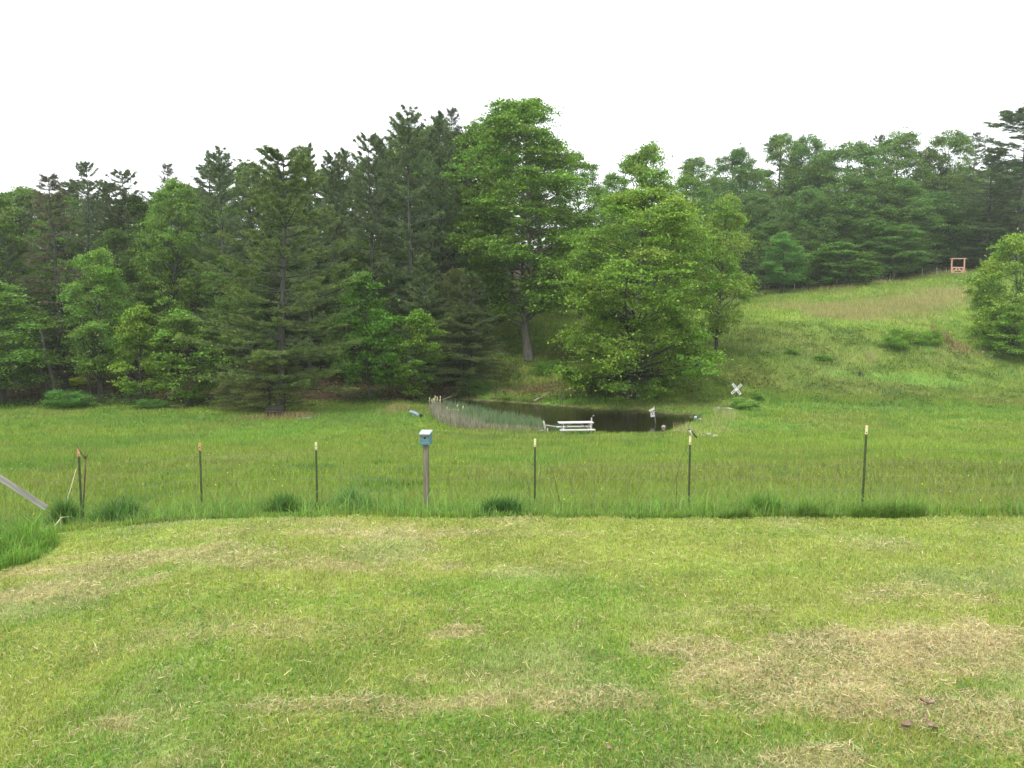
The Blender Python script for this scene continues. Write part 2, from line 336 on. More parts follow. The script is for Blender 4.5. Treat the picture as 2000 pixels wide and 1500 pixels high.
M['fallen'] = surf('fallen_wood', (.14, .11, .08), (.34, .29, .23), (3, 12, 12), .9, .4)
M['dead_leaf'] = surf('dead_leaf', (.13, .075, .05), (.30, .21, .16), (30, 30, 30), .8, .2)
M['stick_pale'] = surf('pale_stick', (.34, .32, .17), (.5, .47, .28), (10, 10, 3), .8, .2)
M['stick_dark'] = surf('dark_stick', (.05, .04, .02), (.12, .09, .05), (20, 20, 4), .9, .3)
M['petal'] = surf('petal', (.7, .55, .03), (.8, .68, .06), rough=.6, bump=0)
# ground
m, t, b = new_mat('turf'); at = nd(t, 'ShaderNodeAttribute', attribute_name='tint'); ge = nd(t, 'ShaderNodeNewGeometry')
no = nd(t, 'ShaderNodeTexNoise'); no.inputs['Scale'].default_value = 9; no.inputs['Detail'].default_value = 8; no.inputs['Roughness'].default_value = .7
t.links.new(ge.outputs['Position'], no.inputs[0])
mr = nd(t, 'ShaderNodeMapRange'); mr.inputs[1].default_value = .3; mr.inputs[2].default_value = .7; mr.inputs[3].default_value = .45; mr.inputs[4].default_value = 1.35
t.links.new(no.outputs[0], mr.inputs[0]); vm = nd(t, 'ShaderNodeVectorMath', operation='SCALE'); t.links.new(at.outputs['Color'], vm.inputs[0]); t.links.new(mr.outputs[0], vm.inputs['Scale'])
t.links.new(vm.outputs[0], b.inputs['Base Color']); b.inputs['Roughness'].default_value = .95; b.inputs['Specular IOR Level'].default_value = .1
bu = nd(t, 'ShaderNodeBump'); bu.inputs['Strength'].default_value = .8; bu.inputs['Distance'].default_value = .06; t.links.new(no.outputs[0], bu.inputs['Height']); t.links.new(bu.outputs[0], b.inputs['Normal'])
M['turf'] = m
# pond water
m, t, b = new_mat('pond_water'); b.inputs['Base Color'].default_value = (.012, .011, .005, 1); b.inputs['Roughness'].default_value = .06; b.inputs['IOR'].default_value = 1.33
ge = nd(t, 'ShaderNodeNewGeometry'); mp = nd(t, 'ShaderNodeMapping'); mp.inputs['Scale'].default_value = (1.2, 2.6, 1); no = nd(t, 'ShaderNodeTexNoise'); no.inputs['Scale'].default_value = 1.6; no.inputs['Detail'].default_value = 5
t.links.new(ge.outputs['Position'], mp.inputs[0]); t.links.new(mp.outputs[0], no.inputs[0]); bu = nd(t, 'ShaderNodeBump'); bu.inputs['Strength'].default_value = .2; bu.inputs['Distance'].default_value = .05
t.links.new(no.outputs[0], bu.inputs['Height']); t.links.new(bu.outputs[0], b.inputs['Normal']); M['water'] = m

# ------------------------------------------------------------------ ground and pond
ys = np.concatenate([np.arange(-14, 3.5, 1.0), np.arange(3.5, 15, .10), 15 * np.exp(np.linspace(0, math.log(340 / 15), 420))[0:]])
ws = np.linspace(-1.15, 1.15, 521)
GY, GW = np.meshgrid(ys, ws, indexing='ij'); GX = GW * (GY + 14.5)
GZ = height(GX, GY); nr, nc = GX.shape
Vg = np.stack([GX, GY, GZ], -1).reshape(-1, 3)
idx = np.arange(nr * nc).reshape(nr, nc)
Fg = np.stack([idx[:-1, :-1], idx[:-1, 1:], idx[1:, 1:], idx[1:, :-1]], -1).reshape(-1, 4)
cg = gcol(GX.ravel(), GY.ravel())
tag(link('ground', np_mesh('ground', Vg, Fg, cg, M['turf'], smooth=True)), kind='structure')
pw = MB(); cx, cy = POND.mean(0)
pts = [((p[0] - cx) * 1.05 + cx, (p[1] - cy) * 1.07 + cy, WATER) for p in POND]
pw.add(pts, [tuple(range(len(pts)))]); tag(pw.build('water', M['water']), kind='structure')

# ------------------------------------------------------------------ grass
rng = np.random.default_rng(5)
def blades(P, h, wd, lean, col, curl=.5, n3=False, rs=None):
    """one bent blade per point; h, wd, lean arrays"""
    n = len(P); a = rng.uniform(0, 2 * math.pi, n); la = rng.uniform(0, 2 * math.pi, n)
    sx, sy = np.cos(a) * wd / 2, np.sin(a) * wd / 2; lx, ly = np.cos(la) * lean * h, np.sin(la) * lean * h
    z0 = np.zeros(n); up = h * np.sqrt(np.clip(1 - np.minimum(lean, .97) ** 2, .05, 1))
    S = np.stack([sx, sy, z0], -1); top = P + np.stack([lx, ly, up], -1)
    mid = P + np.stack([lx * .35 * curl * 2 * .5, ly * .35 * curl * 2 * .5, up * .62], -1)
    if n3:
        V = np.stack([P - S, P + S, top], 1).reshape(-1, 3); Fc = np.arange(n * 3).reshape(n, 3); return V, Fc, np.repeat(col, 3, 0)
    V = np.stack([P - S, P + S, mid + S * .8, mid - S * .8, top], 1).reshape(-1, 3)
    b = np.arange(n)[:, None] * 5
    Fc = np.concatenate([b + np.array([[0, 1, 2]]), b + np.array([[0, 2, 3]]), b + np.array([[3, 2, 4]])], 0)
    return V, Fc, np.repeat(col, 5, 0)
def scatter(n, y0, y1, power=1.0, wid=.68, pad=2.2):
    """points in front of the camera, thinner with distance"""
    u = rng.random(n)
    if power == 1: y = y0 * (y1 / y0) ** u
    else: y = (y0 ** (1 - power) + u * (y1 ** (1 - power) - y0 ** (1 - power))) ** (1 / (1 - power))
    x = rng.uniform(-1, 1, n) * (y * wid + pad); return x, y
def vary(c, s=.18, hue=.08):
    n = len(c); k = 1 + rng.normal(0, s, (n, 1)); return np.clip(c * k * (1 + rng.normal(0, hue, (n, 3))), .005, .9)
# mown lawn
x, y = scatter(560000, 3.9, 12.2, 1.0); k = is_lawn(x, y); x, y = x[k], y[k]; z = height(x, y)
c = vary(gcol(x, y) * 1.12, .22, .07); dry = (rng.random(len(x)) < .28)[:, None]; c = np.where(dry, c * .4 + HAY * .6, c)
xo = rng.uniform(-1, 1, 260000); yo = rng.uniform(1.0, 12.2, 260000); xo = np.sign(xo) * (yo * .68 + 1.3 + np.abs(xo) * 7); ko = is_lawn(xo, yo); xo, yo = xo[ko], yo[ko]
co = vary(gcol(xo, yo) * 1.12, .22, .07); do = (rng.random(len(xo)) < .28)[:, None]; co = np.where(do, co * .4 + HAY * .6, co); main_n = len(x)
x = np.concatenate([x, xo]); y = np.concatenate([y, yo]); z = np.concatenate([z, height(xo, yo)]); c = np.concatenate([c, co])
n = len(x); V, Fc, cc = blades(np.stack([x, y, z], -1), rng.uniform(.022, .06, n) * (.75 + .5 * vnoise(x * 3, y * 3, 3)), (.0032 + .0006 * y * rng.uniform(.6, 1.4, n) * .8) * np.where(np.arange(n) < main_n, 1, 1.9), rng.uniform(.2, .95, n), c)
tag(link('lawn_grass', np_mesh('lawn_grass', V, Fc, cc, M['grass'])), 'short mown yellow green lawn grass filling the foreground', 'grass', kind='stuff')
# clippings: flat dry strands
def hayness(x, y):
    c = gcol(x, y); return np.clip((c[:, 0] / np.maximum(c[:, 1], .01) - .84) / .42, 0, 1)
x, y = scatter(900000, 3.9, 12.0, 1.0); k = is_lawn(x, y); x, y = x[k], y[k]; hy = hayness(x, y) * (.35 + 1.0 * fbm(x / .25, y / .18, 33, 3))
k = rng.random(len(x)) < (.045 + .50 * hy); x, y, hy = x[k], y[k], hy[k]; n = len(x)
z = height(x, y) + rng.uniform(.012, .04, n) + .02 * hy * rng.random(n)
a = rng.uniform(0, 2 * math.pi, n); L = rng.uniform(.02, .09, n); tl = rng.normal(0, .28, n)
d = np.stack([np.cos(a), np.sin(a), tl], -1) * L[:, None]; wd = (.0012 + .00030 * y)[:, None]; sidev = np.stack([-np.sin(a), np.cos(a), rng.normal(0, .4, n)], -1) * wd / 2 * 1.0
P = np.stack([x, y, z], -1); bend = np.stack([-np.sin(a), np.cos(a), np.abs(rng.normal(.3, .3, n))], -1) * (L * rng.normal(0, .18, n))[:, None]
V = np.stack([P - sidev, P + sidev, P + d * .5 + bend + sidev, P + d * .5 + bend - sidev, P + d], 1).reshape(-1, 3); b = np.arange(n)[:, None] * 5
Fc = np.concatenate([b + np.array([[0, 1, 2]]), b + np.array([[0, 2, 3]]), b + np.array([[3, 2, 4]])], 0)
c = vary(np.tile(HAY * 1.05, (n, 1)), .30, .06); gr = (rng.random(n) < .3)[:, None]; c = np.where(gr, c * C(.55, .75, .4), c)
tag(link('dry_clippings', np_mesh('dry_clippings', V, Fc, np.repeat(c, 5, 0), M['straw'])), 'dry straw coloured mowing clippings strewn over the lawn', 'clippings', kind='stuff')
# clover and broad leaves in the greener parts of the lawn
x, y = scatter(90000, 3.9, 12.0, 1.0); k = is_lawn(x, y) & (rng.random(len(x)) < sstep(.46, .6, fbm(x / 1.1, y / 1.1, 91))); x, y = x[k], y[k]; n = len(x)
P = np.stack([x, y, height(x, y) + rng.uniform(.015, .045, n)], -1); a = rng.uniform(0, 6.28, n); r = rng.uniform(.006, .012, n)[:, None]
e1 = np.stack([np.cos(a), np.sin(a), rng.normal(0, .3, n)], -1) * r; e2 = np.stack([-np.sin(a), np.cos(a), rng.normal(0, .3, n)], -1) * r
V = np.stack([P - e1, P - e2, P + e1, P + e2], 1).reshape(-1, 3); Fc = np.arange(n * 4).reshape(n, 4)
tag(link('clover', np_mesh('clover', V, Fc, np.repeat(vary(np.tile(C(.09, .19, .03), (n, 1)), .25), 4, 0), M['grass'])), 'small green clover leaves spread through the lawn', 'clover', kind='stuff')
# meadow beyond the fence and slope
def meadow(npts, y0, y1, hmul, name, label, wk=.0010, power=1.0, xlim=None, keep=None, lod=False):
    x, y = scatter(npts, y0, y1, power)
    k = (~is_lawn(x, y)) & (pond_sd(x, y) > .15)
    s = x / y; wf = (y > 74.5) & (s < -.07 + (y - 77) * .0006) | (y - s * 30 > 139) & (s > -.07)
    k &= ~wf
    if keep is not None: k &= keep(x, y)
    x, y = x[k], y[k]; n = len(x); c = gcol(x, y)
    tus = fbm(x / .8, y / .8, 51, 2) * .7 + fbm(x / 4, y / 4, 52, 2) * .5
    h = hmul * rng.uniform(.5, 1.25, n) * (.35 + .95 * tus)
    h = np.where((y < 13.9) & (y < np.interp(x, [-9, -3.1, .4, 2.7, 4.9, 9], [13.9, 13.8, 13.4, 12.9, 12.35, 11.95]) + .05), h * .5, h)
    seed = rng.random(n) < .07; h = np.where(seed, h * 1.5, h)
    dryn = np.clip((c[:, 0] / c[:, 1] - .95) / .25, 0, 1); h = h * (1 + .6 * dryn)
    c = vary(c * 1.12, .20, .07); c = np.where(seed[:, None], c * .6 + C(.22, .19, .09) * .4, c)
    V, Fc, cc = blades(np.stack([x, y, height(x, y) - .02], -1), h, (.004 + wk * y) * rng.uniform(.6, 1.3, n), rng.uniform(.05, .75, n), c, n3=lod)
    return tag(link(name, np_mesh(name, V, Fc, cc, M['grass'])), label, 'grass', kind='stuff')
meadow(380000, 11.9, 30, .28, 'meadow_grass', 'knee high green meadow grass just beyond the wire fence', power=1.2)
meadow(330000, 28, 76, .27, 'pasture_grass', 'green and olive pasture grass running down to the pond', lod=True, power=.8)
meadow(330000, 72, 150, .42, 'hillside_grass', 'rough green and straw coloured grass on the hillside', wk=.0007, lod=True, power=.5, keep=lambda x, y: x / y > -.09)
# lush strip along the fence
def strip(n, fn, hlo, hhi, base, name, label, wd=.011, lean=(.1, .85)):
    x, y = fn(n); k = ~is_lawn(x, y) if name != 'grass_clump' else np.ones(len(x), bool); x, y = x[k], y[k]; n = len(x)
    h = rng.uniform(hlo, hhi, n) * (.15 + 2.1 * fbm(x / .38, y / .38, 61, 3) ** 1.8)
    if name == 'fence_grass':
        h = np.minimum(h, rng.uniform(.25, .5, n)); h = np.where(y < fence_y(x) + .05, h * .78, h); tall = rng.random(n) < .06; h = np.where(tall, rng.uniform(.3, .6, n), h)
        for tx, ty in TUFTS: h = np.where((np.abs(x - tx) < .36) & (y < ty + .05), h * .55, h)
        k = rng.random(n) < sstep(.25, .6, fbm(x / 1.1, y / .7, 67, 2)) + .15; x, y, h = x[k], y[k], h[k]; n = len(x)
    col = vary(np.tile(base, (n, 1)) * (.95 + .35 * fbm(x / .9, y / .9, 63, 2))[:, None], .22, .08)
    V, Fc, cc = blades(np.stack([x, y, height(x, y) - .02], -1), h, wd * rng.uniform(.5, 1.4, n), rng.uniform(*lean, n), col, curl=.4)
    return tag(link(name, np_mesh(name, V, Fc, cc, M['grass'])), label, 'grass', kind='stuff')
TUFTS = [(gd(u, yy).x, yy) for u, yy in ((232, 12.9), (130, 13.1), (555, 12.8), (980, 12.3))]
def fence_y(x):
    return np.interp(x, [-9, -3.1, .4, 2.7, 4.9, 9], [13.9, 13.8, 13.4, 12.9, 12.35, 11.95])
strip(60000, lambda n: ((lambda x: (x, np.maximum(11.8, fence_y(x) + rng.normal(-.5, .7, n))))(rng.uniform(-10, 10, n))), .10, .52, C(.145, .235, .055), 'fence_grass', 'lush tall green grass growing along the foot of the wire fence')
def clump_pts(cx, cy, rx, ry):
    def f(n):
        a = rng.uniform(0, 6.283, n); r = np.sqrt(rng.random(n)); return cx + rx * r * np.cos(a), cy + ry * r * np.sin(a)
    return f
strip(16000, clump_pts(-7.7, 10.75, 1.75, 1.1), .12, .40, C(.135, .235, .045), 'grass_clump', 'tall unmown grass mass at the lower left of the lawn', lean=(.2, .95))
def one_clump(u, y, wpx, h, base, label):
    p = gd(u, y); rr = wpx / 2 / F * y; n = 2600
    a = rng.uniform(0, 6.283, n); r = np.abs(rng.normal(0, .50, n)) * rr * (.75 + .5 * vnoise(a * 1.3, a * 0 + u, 5)); P = np.stack([r * np.cos(a), r * np.sin(a), np.zeros(n)], -1)
    P[:, 2] = height(P[:, 0] + p.x, P[:, 1] + p.y) - p.z - .02
    hh = rng.uniform(.25, 1.15, n) * h * (.45 + .9 * fbm(P[:, 0] / .14 + u, P[:, 1] / .14, 15, 2)) * np.clip(1.15 - .45 * r / rr, .3, 1); col = vary(np.tile(base, (n, 1)), .25, .08)
    V, Fc, cc = blades(P, hh, .014 * rng.uniform(.6, 1.3, n), rng.uniform(.1, .9, n), col, curl=.4)
    o = link('grass_tuft', np_mesh('grass_tuft', V, Fc, cc, M['grass']), loc=p); tag(o, label, 'grass tuft', 'dense tufts along the fence')
one_clump(232, 12.9, 110, .52, C(.095, .185, .05), 'dark arching grass tuft between the two leftmost fence posts')
one_clump(130, 13.1, 80, .5, C(.095, .185, .05), 'dark grass tuft at the foot of the fence post beside the forked stick')
one_clump(555, 12.8, 80, .42, C(.085, .17, .04), 'small dark leafy tuft left of the third fence post')
one_clump(980, 12.3, 95, .40, C(.055, .13, .03), 'dense dark green tuft between birdhouse and the next fence post to its right')
one_clump(690, 13.2, 120, .5, C(.13, .24, .07), 'bright wide grass tuft between third fence post and birdhouse')
#one_clump(1910, 11.9, 180, .5, C(.09, .18, .05), 'tall blue green grass tuft near the right end of the fence')
one_clump(1490, 12.5, 130, .45, C(.12, .23, .045), 'bright green grass tuft right of the post with the bird')
# straw stems on the upper field and by the pond
def stems(n, fn, h, name, label, base=STRAW, wd=.03):
    x, y = fn(n); k = pond_sd(x, y) > .1; x, y = x[k], y[k]; n = len(x)
    V, Fc, cc = blades(np.stack([x, y, height(x, y) - .02], -1), rng.uniform(.5, 1.2, n) * h, wd * rng.uniform(.5, 1.4, n), rng.uniform(0, .45, n), vary(np.tile(base, (n, 1)), .2, .05), n3=True)
    return tag(link(name, np_mesh(name, V, Fc, cc, M['straw'])), label, 'dry grass', kind='stuff')
def mix_px(spots):
    def f(n):
        X, Y = [], []
        m = n // len(spots)
        for u, v, ru, rv in spots:
            p = gp(u, v); q = gp(u, v - rv); q2 = gp(u, v + rv); ry = max(.5 * abs(q.y - q2.y), .3)
            X.append(p.x + rng.normal(0, .5, m) * ru / F * p.y); Y.append(p.y + rng.normal(0, .5, m) * ry)
        return np.concatenate(X), np.concatenate(Y)
    return f
stems(9000, mix_px([(1700, 608, 130, 12), (1580, 601, 100, 8), (1800, 590, 100, 12), (1850, 572, 80, 9), (1650, 620, 90, 8), (1760, 600, 100, 10)]), .75, 'dry_field_grass', 'standing straw coloured grass across the upper field', wd=.05)
stems(1500, mix_px([(1750, 545, 90, 3), (1690, 556, 60, 3), (1820, 536, 50, 3), (1620, 566, 60, 3)]), .9, 'ridge_grass', 'pale dry grass tufts along the ridge fence', wd=.07)
stems(900, mix_px([(1395, 832, 45, 14), (1420, 815, 30, 8), (1700, 700, 14, 8), (1340, 845, 25, 5)]), .75, 'bank_stems', 'thin straw stems on the right bank of the pond', C(.34, .32, .15), .022)
stems(500, mix_px([(530, 816, 60, 3), (585, 815, 30, 2), (780, 798, 25, 5)]), .55, 'brown_grass', 'low brown dry grass below the tall pine', C(.34, .25, .13), .04)
# dandelions
x, y = scatter(90, 13.5, 45, 1.0); n = len(x); P = np.stack([x, y, height(x, y) + .26], -1); r = (.010 + .0004 * y)[:, None]
a = rng.uniform(0, 6.28, n); e1 = np.stack([np.cos(a), np.sin(a), a * 0], -1) * r; e2 = np.stack([-np.sin(a), np.cos(a), a * 0], -1) * r
V = np.stack([P - e1, P - e2, P + e1, P + e2, P + np.array([0, 0, .012])], 1).reshape(-1, 3)
b = np.arange(n)[:, None] * 5; Fc = np.concatenate([b + np.array([[0, 1, 4]]), b + np.array([[1, 2, 4]]), b + np.array([[2, 3, 4]]), b + np.array([[3, 0, 4]])], 0)
tag(link('yellow_flowers', np_mesh('yellow_flowers', V, Fc, None, M['petal'])), 'tiny yellow flowers dotted through the meadow', 'flowers', kind='stuff')

# ------------------------------------------------------------------ tree generators
def np_tubes(segs, n=5):
    """segs: list of (pts array (m,3), radii (m)) -> verts, quads"""
    Vs, Fs, b = [], [], 0; ang = np.arange(n) * 2 * math.pi / n
    for P, r in segs:
        P = np.asarray(P, float); m = len(P); d = np.gradient(P, axis=0); d /= np.linalg.norm(d, axis=1, keepdims=True) + 1e-9
        ref = np.array([0, 0, 1.]) if abs(d[m // 2, 2]) < .8 else np.array([1., 0, 0]); a = np.cross(d, ref); a /= np.linalg.norm(a, axis=1, keepdims=True) + 1e-9; c = np.cross(a, d)
        ring = P[:, None] + (a[:, None] * np.cos(ang)[None, :, None] + c[:, None] * np.sin(ang)[None, :, None]) * np.asarray(r)[:, None, None]
        Vs.append(ring.reshape(-1, 3)); i = np.arange(m - 1)[:, None] * n; k = np.arange(n)[None]
        Fs.append((b + np.stack([i + k, i + (k + 1) % n, i + n + (k + 1) % n, i + n + k], -1)).reshape(-1, 4)); b += m * n
    return np.concatenate(Vs), np.concatenate(Fs)
def unit(a): return a / (np.linalg.norm(a, axis=-1, keepdims=True) + 1e-9)
def leaf_quads(P, size, rg, up=.9, col=None):
    n = len(P); N = unit(rg.normal(0, 1, (n, 3)) * .75 + np.array([0, 0, up])); A = unit(np.cross(N, rg.normal(0, 1, (n, 3)))); B = np.cross(N, A)
    s = (size * rg.uniform(.45, 1.45, n))[:, None]
    V = np.stack([P - A * s, P + B * s * .62, P + A * s, P - B * s * .62], 1).reshape(-1, 3); return V, np.arange(n * 4).reshape(n, 4), np.repeat(col, 4, 0)
def decid(seed, Ht, W, cb, prof, nb, ns, nl, leaf, base, rb=.17, tr=.02, spread=.46, flat=.30, lean=0, shell=.45, bark='bark', multi=1, dense_low=0):
    nl = int(nl * 1.75); leaf *= .80
    rg = np.random.default_rng(seed); segs = []
    tz = np.linspace(0, 1, 9); wob = np.cumsum(rg.normal(0, .012, (9, 2)), 0) * Ht; wob -= wob[0]
    trunks = []
    for q in range(multi):
        off = rg.normal(0, .03 * W, 2) if multi > 1 else np.zeros(2)
        sp = rg.normal(0, .16 * W, 2) if multi > 1 else np.zeros(2)
        Pt = np.stack([wob[:, 0] * (1 if q == 0 else -1) + off[0] + sp[0] * tz + lean * Ht * tz, wob[:, 1] + off[1] + sp[1] * tz, tz * Ht * .93], -1)
        rt = tr * Ht * (1 - tz * .93) * (1 if multi == 1 else .55); rt[0] *= 1.45; segs.append((Pt, rt)); trunks.append(Pt)
    t = (np.arange(nb) + rg.random(nb)) / nb; rg.shuffle(t)
    if dense_low: t = t ** (1 + dense_low)
    ang = np.arange(nb) * 2.399 + rg.normal(0, .4, nb); pr = np.interp(t, [p[0] for p in prof], [p[1] for p in prof])
    rad = pr * W / 2 * (shell + (1 - shell) * np.sqrt(rg.random(nb))) * rg.uniform(.72, 1.2, nb); rad *= .88
    zc = (cb + (1 - cb) * t * .93) * Ht
    tx = np.interp(zc, trunks[0][:, 2], trunks[0][:, 0]); ty = np.interp(zc, trunks[0][:, 2], trunks[0][:, 1])
    Bc = np.stack([tx + rad * np.cos(ang), ty + rad * np.sin(ang), zc], -1)
    br = rb * W / 2 * rg.uniform(.5, 1.35, nb) * (.7 + .5 * pr)
    P_all, C_all = [], []
    for i in range(nb):
        tk = trunks[i % multi]; z0 = max(.12 * Ht, zc[i] - rad[i] * rg.uniform(.35, .8)); z0 = min(z0, Ht * .86)
        p0 = np.array([np.interp(z0, tk[:, 2], tk[:, 0]), np.interp(z0, tk[:, 2], tk[:, 1]), z0]); p3 = Bc[i]
        mid = p0 * .5 + p3 * .5 + np.array([0, 0, -.05 * rad[i]]) + rg.normal(0, .03 * W, 3)
        q = np.linspace(0, 1, 6)[:, None]; path = p0 * (1 - q) ** 2 + mid * 2 * q * (1 - q) + p3 * q ** 2
        r0 = tr * Ht * .30 * (1 - z0 / Ht) + .02; segs.append((path, r0 * (1 - .8 * q[:, 0])))
        # sprays within the bough, biased to its outer and upper side
        d = unit(rg.normal(0, 1, (ns, 3)) + unit(Bc[i] - np.array([tx[i], ty[i], zc[i] - .3 * rad[i]])) * .6 + np.array([0, 0, .35])); sr = br[i] * rg.uniform(.35, 1.15, (ns, 1))
        S = Bc[i] + d * sr * np.array([1.25, 1.25, .72])
        for k in range(0, ns, 2):
            q2 = np.linspace(0, 1, 3)[:, None]; segs.append((Bc[i] * (1 - q2) + S[k] * q2 + np.array([0, 0, .05]) * np.sin(q2 * 3.1), r0 * .2 * (1 - .8 * q2[:, 0]) + .006))
        sc = spread * rg.uniform(.6, 1.3, (ns, 1, 1)); o = rg.standard_t(4, (ns, nl, 3)) * .72 * np.array([1, 1, flat]) * sc
        o[..., 2] -= .12 * (o[..., 0] ** 2 + o[..., 1] ** 2)
        P_all.append((S[:, None] + o).reshape(-1, 3))
        cb_ = base * (1 + rg.normal(0, .07)) * (1 + rg.normal(0, .05, 3)); cs_ = cb_ * (1 + rg.normal(0, .08, (ns, 1, 1))); C_all.append(np.broadcast_to(cs_, (ns, nl, 3)).reshape(-1, 3))
    P = np.concatenate(P_all); Cc = np.concatenate(C_all); Cc = Cc * (1 + rg.normal(0, .24, (len(Cc), 1)))
    k = P[:, 2] > .02 * Ht; P, Cc = P[k], np.clip(Cc[k], .004, 1)
    V, Fc, cc = leaf_quads(P, leaf, rg, 1.0, Cc); crown = np_mesh('crown', V, Fc, cc, M['leaf'])
    V, Fc = np_tubes(segs, 6); trunk = np_mesh('trunk', V, Fc, None, M[bark], smooth=True)
    return dict(crown=crown, trunk=trunk, H=Ht, W=W)
def pine(seed, Ht, W, cb, nwh, base, el=(-.05, .75), drop=.0, gap=.12, needle=.19, ntuft=5, nn=6, nr=5, power=.8, tw=14, bare=0, sparse=0, topround=0, nw=.034, bark='bark', sag=0.0, thick=.10):
    rg = np.random.default_rng(seed); segs = []; tz = np.linspace(0, 1, 8); wob = np.cumsum(rg.normal(0, .006, (8, 2)), 0) * Ht; wob -= wob[0]
    Pt = np.stack([wob[:, 0], wob[:, 1], tz * Ht], -1); rt = .015 * Ht * (1 - tz * .95) + .01; rt[0] *= 1.3; segs.append((Pt, rt))
    Q0, QD, QL, QB = [], [], [], []
    for i in range(nwh):
        f = (i + rg.uniform(-.3, .3)) / nwh; f = min(max(f, 0), .995); f = 1 - (1 - f) ** 1.25; z = (cb + (1 - cb) * f) * Ht
        for j in range(int(nr + rg.integers(-1, 2))):
            if rg.random() < gap: continue
            a = rg.uniform(0, 2 * math.pi); top = (1 - f)
            L = W / 2 * (top ** power * (1 - topround) + topround * math.sqrt(max(0, 1 - f ** 2.2))) * rg.uniform(.58, 1.12) + .03 * W
            if f < .15: L *= rg.uniform(.6, 1.0)
            e = el[0] + (el[1] - el[0]) * f ** 1.3 + rg.normal(0, .08); dx, dy = math.cos(a), math.sin(a)
            q = np.linspace(0, 1, 7); p0 = np.array([np.interp(z, Pt[:, 2], Pt[:, 0]), np.interp(z, Pt[:, 2], Pt[:, 1]), z])
            path = p0 + np.stack([dx * L * q, dy * L * q, L * (math.tan(e) * q - drop * np.sin(q * 2.6) * .25 + .16 * q ** 2.5 - sag * q ** 2)], -1)
            path[1:, :2] += np.cumsum(rg.normal(0, .012 * L, (6, 2)), 0)
            segs.append((path, (.011 * L + .012) * (1 - .85 * q)))
            nt_ = int(tw * (.5 + L / W * 1.4)); ff = rg.uniform(.10, 1, nt_) ** .8
            o = np.stack([np.interp(ff, q, path[:, m_]) for m_ in range(3)], -1); sgn = rg.choice([-1, 1], nt_)
            ta = a + sgn * rg.uniform(.45, 1.15, nt_) * (1 - .5 * ff); tl = L * rg.uniform(.14, .34, nt_) * (1.25 - ff) + .10 + .12 * top
            dz = rg.normal(.10, .09, nt_) - sag * .6
            D = np.stack([np.cos(ta), np.sin(ta), dz], -1); Q0.append(o); QD.append(D); QL.append(tl); QB.append(np.full(nt_, rg.normal(0, .10)))
            # leading tip
            Q0.append(path[-2:-1]); QD.append(unit((path[-1] - path[-2])[None])); QL.append(np.array([.4])); QB.append(np.array([0.]))
    Q0, QD, QL, QB = np.concatenate(Q0), np.concatenate(QD), np.concatenate(QL), np.concatenate(QB)
    for i in range(0, len(Q0), 2 if not bare else 1): segs.append((np.stack([Q0[i], Q0[i] + QD[i] * QL[i] * .9]), [.012, .005]))
    n = len(Q0); kk = rg.random(n) > sparse; Q0, QD, QL, QB = Q0[kk], QD[kk], QL[kk], QB[kk]; n = len(Q0)
    fq = rg.uniform(.1, 1.05, (n, ntuft, 1)); Tp = Q0[:, None] + QD[:, None] * QL[:, None, None] * fq + rg.normal(0, thick, (n, ntuft, 3)) * np.array([1, 1, .6])
    Tp = Tp.reshape(-1, 3); TD = np.repeat(QD, ntuft, 0); TB = np.repeat(QB, ntuft)
    m_ = len(Tp); D = unit(TD[:, None] * .9 + rg.normal(0, .62, (m_, nn, 3)) + np.array([0, 0, .28 - sag])).reshape(-1, 3); P = np.repeat(Tp, nn, 0)
    Ln = needle * rg.uniform(.6, 1.3, len(P))[:, None]; S = unit(np.cross(D, rg.normal(0, 1, D.shape))) * nw / 2
    V = np.stack([P - S, P + S, P + D * Ln], 1).reshape(-1, 3); Fc = np.arange(len(P) * 3).reshape(-1, 3)
    tipn = np.repeat(np.clip(fq.reshape(-1), 0, 1) ** 2, nn)[:, None]      # this year's growth at the twig ends is paler
    col = base[None] * (.78 + tipn * np.array([.62, .55, .25])) * (1 + np.repeat(TB, nn)[:, None]) * (1 + rg.normal(0, .15, (len(P), 1))) * (1 + rg.normal(0, .04, (len(P), 3)))
    crown = np_mesh('crown', V, Fc, np.repeat(np.clip(col, .004, 1), 3, 0), M['needle']); V, Fc = np_tubes(segs, 5)
    return dict(crown=crown, trunk=np_mesh('trunk', V, Fc, None, M[bark], smooth=True), H=Ht, W=W)
G1 = C(.140, .235, .034); G2 = C(.112, .195, .036); G3 = C(.100, .178, .044); N1 = C(.118, .168, .080); N2 = C(.110, .142, .048)
oval = [(0, .35), (.12, .75), (.35, 1), (.65, .85), (.9, .45), (1, .15)]
broad = [(0, .8), (.15, 1), (.4, 1), (.7, .8), (.9, .5), (1, .15)]
tall = [(0, .45), (.2, .9), (.45, 1), (.7, .72), (.88, .4), (1, .12)]
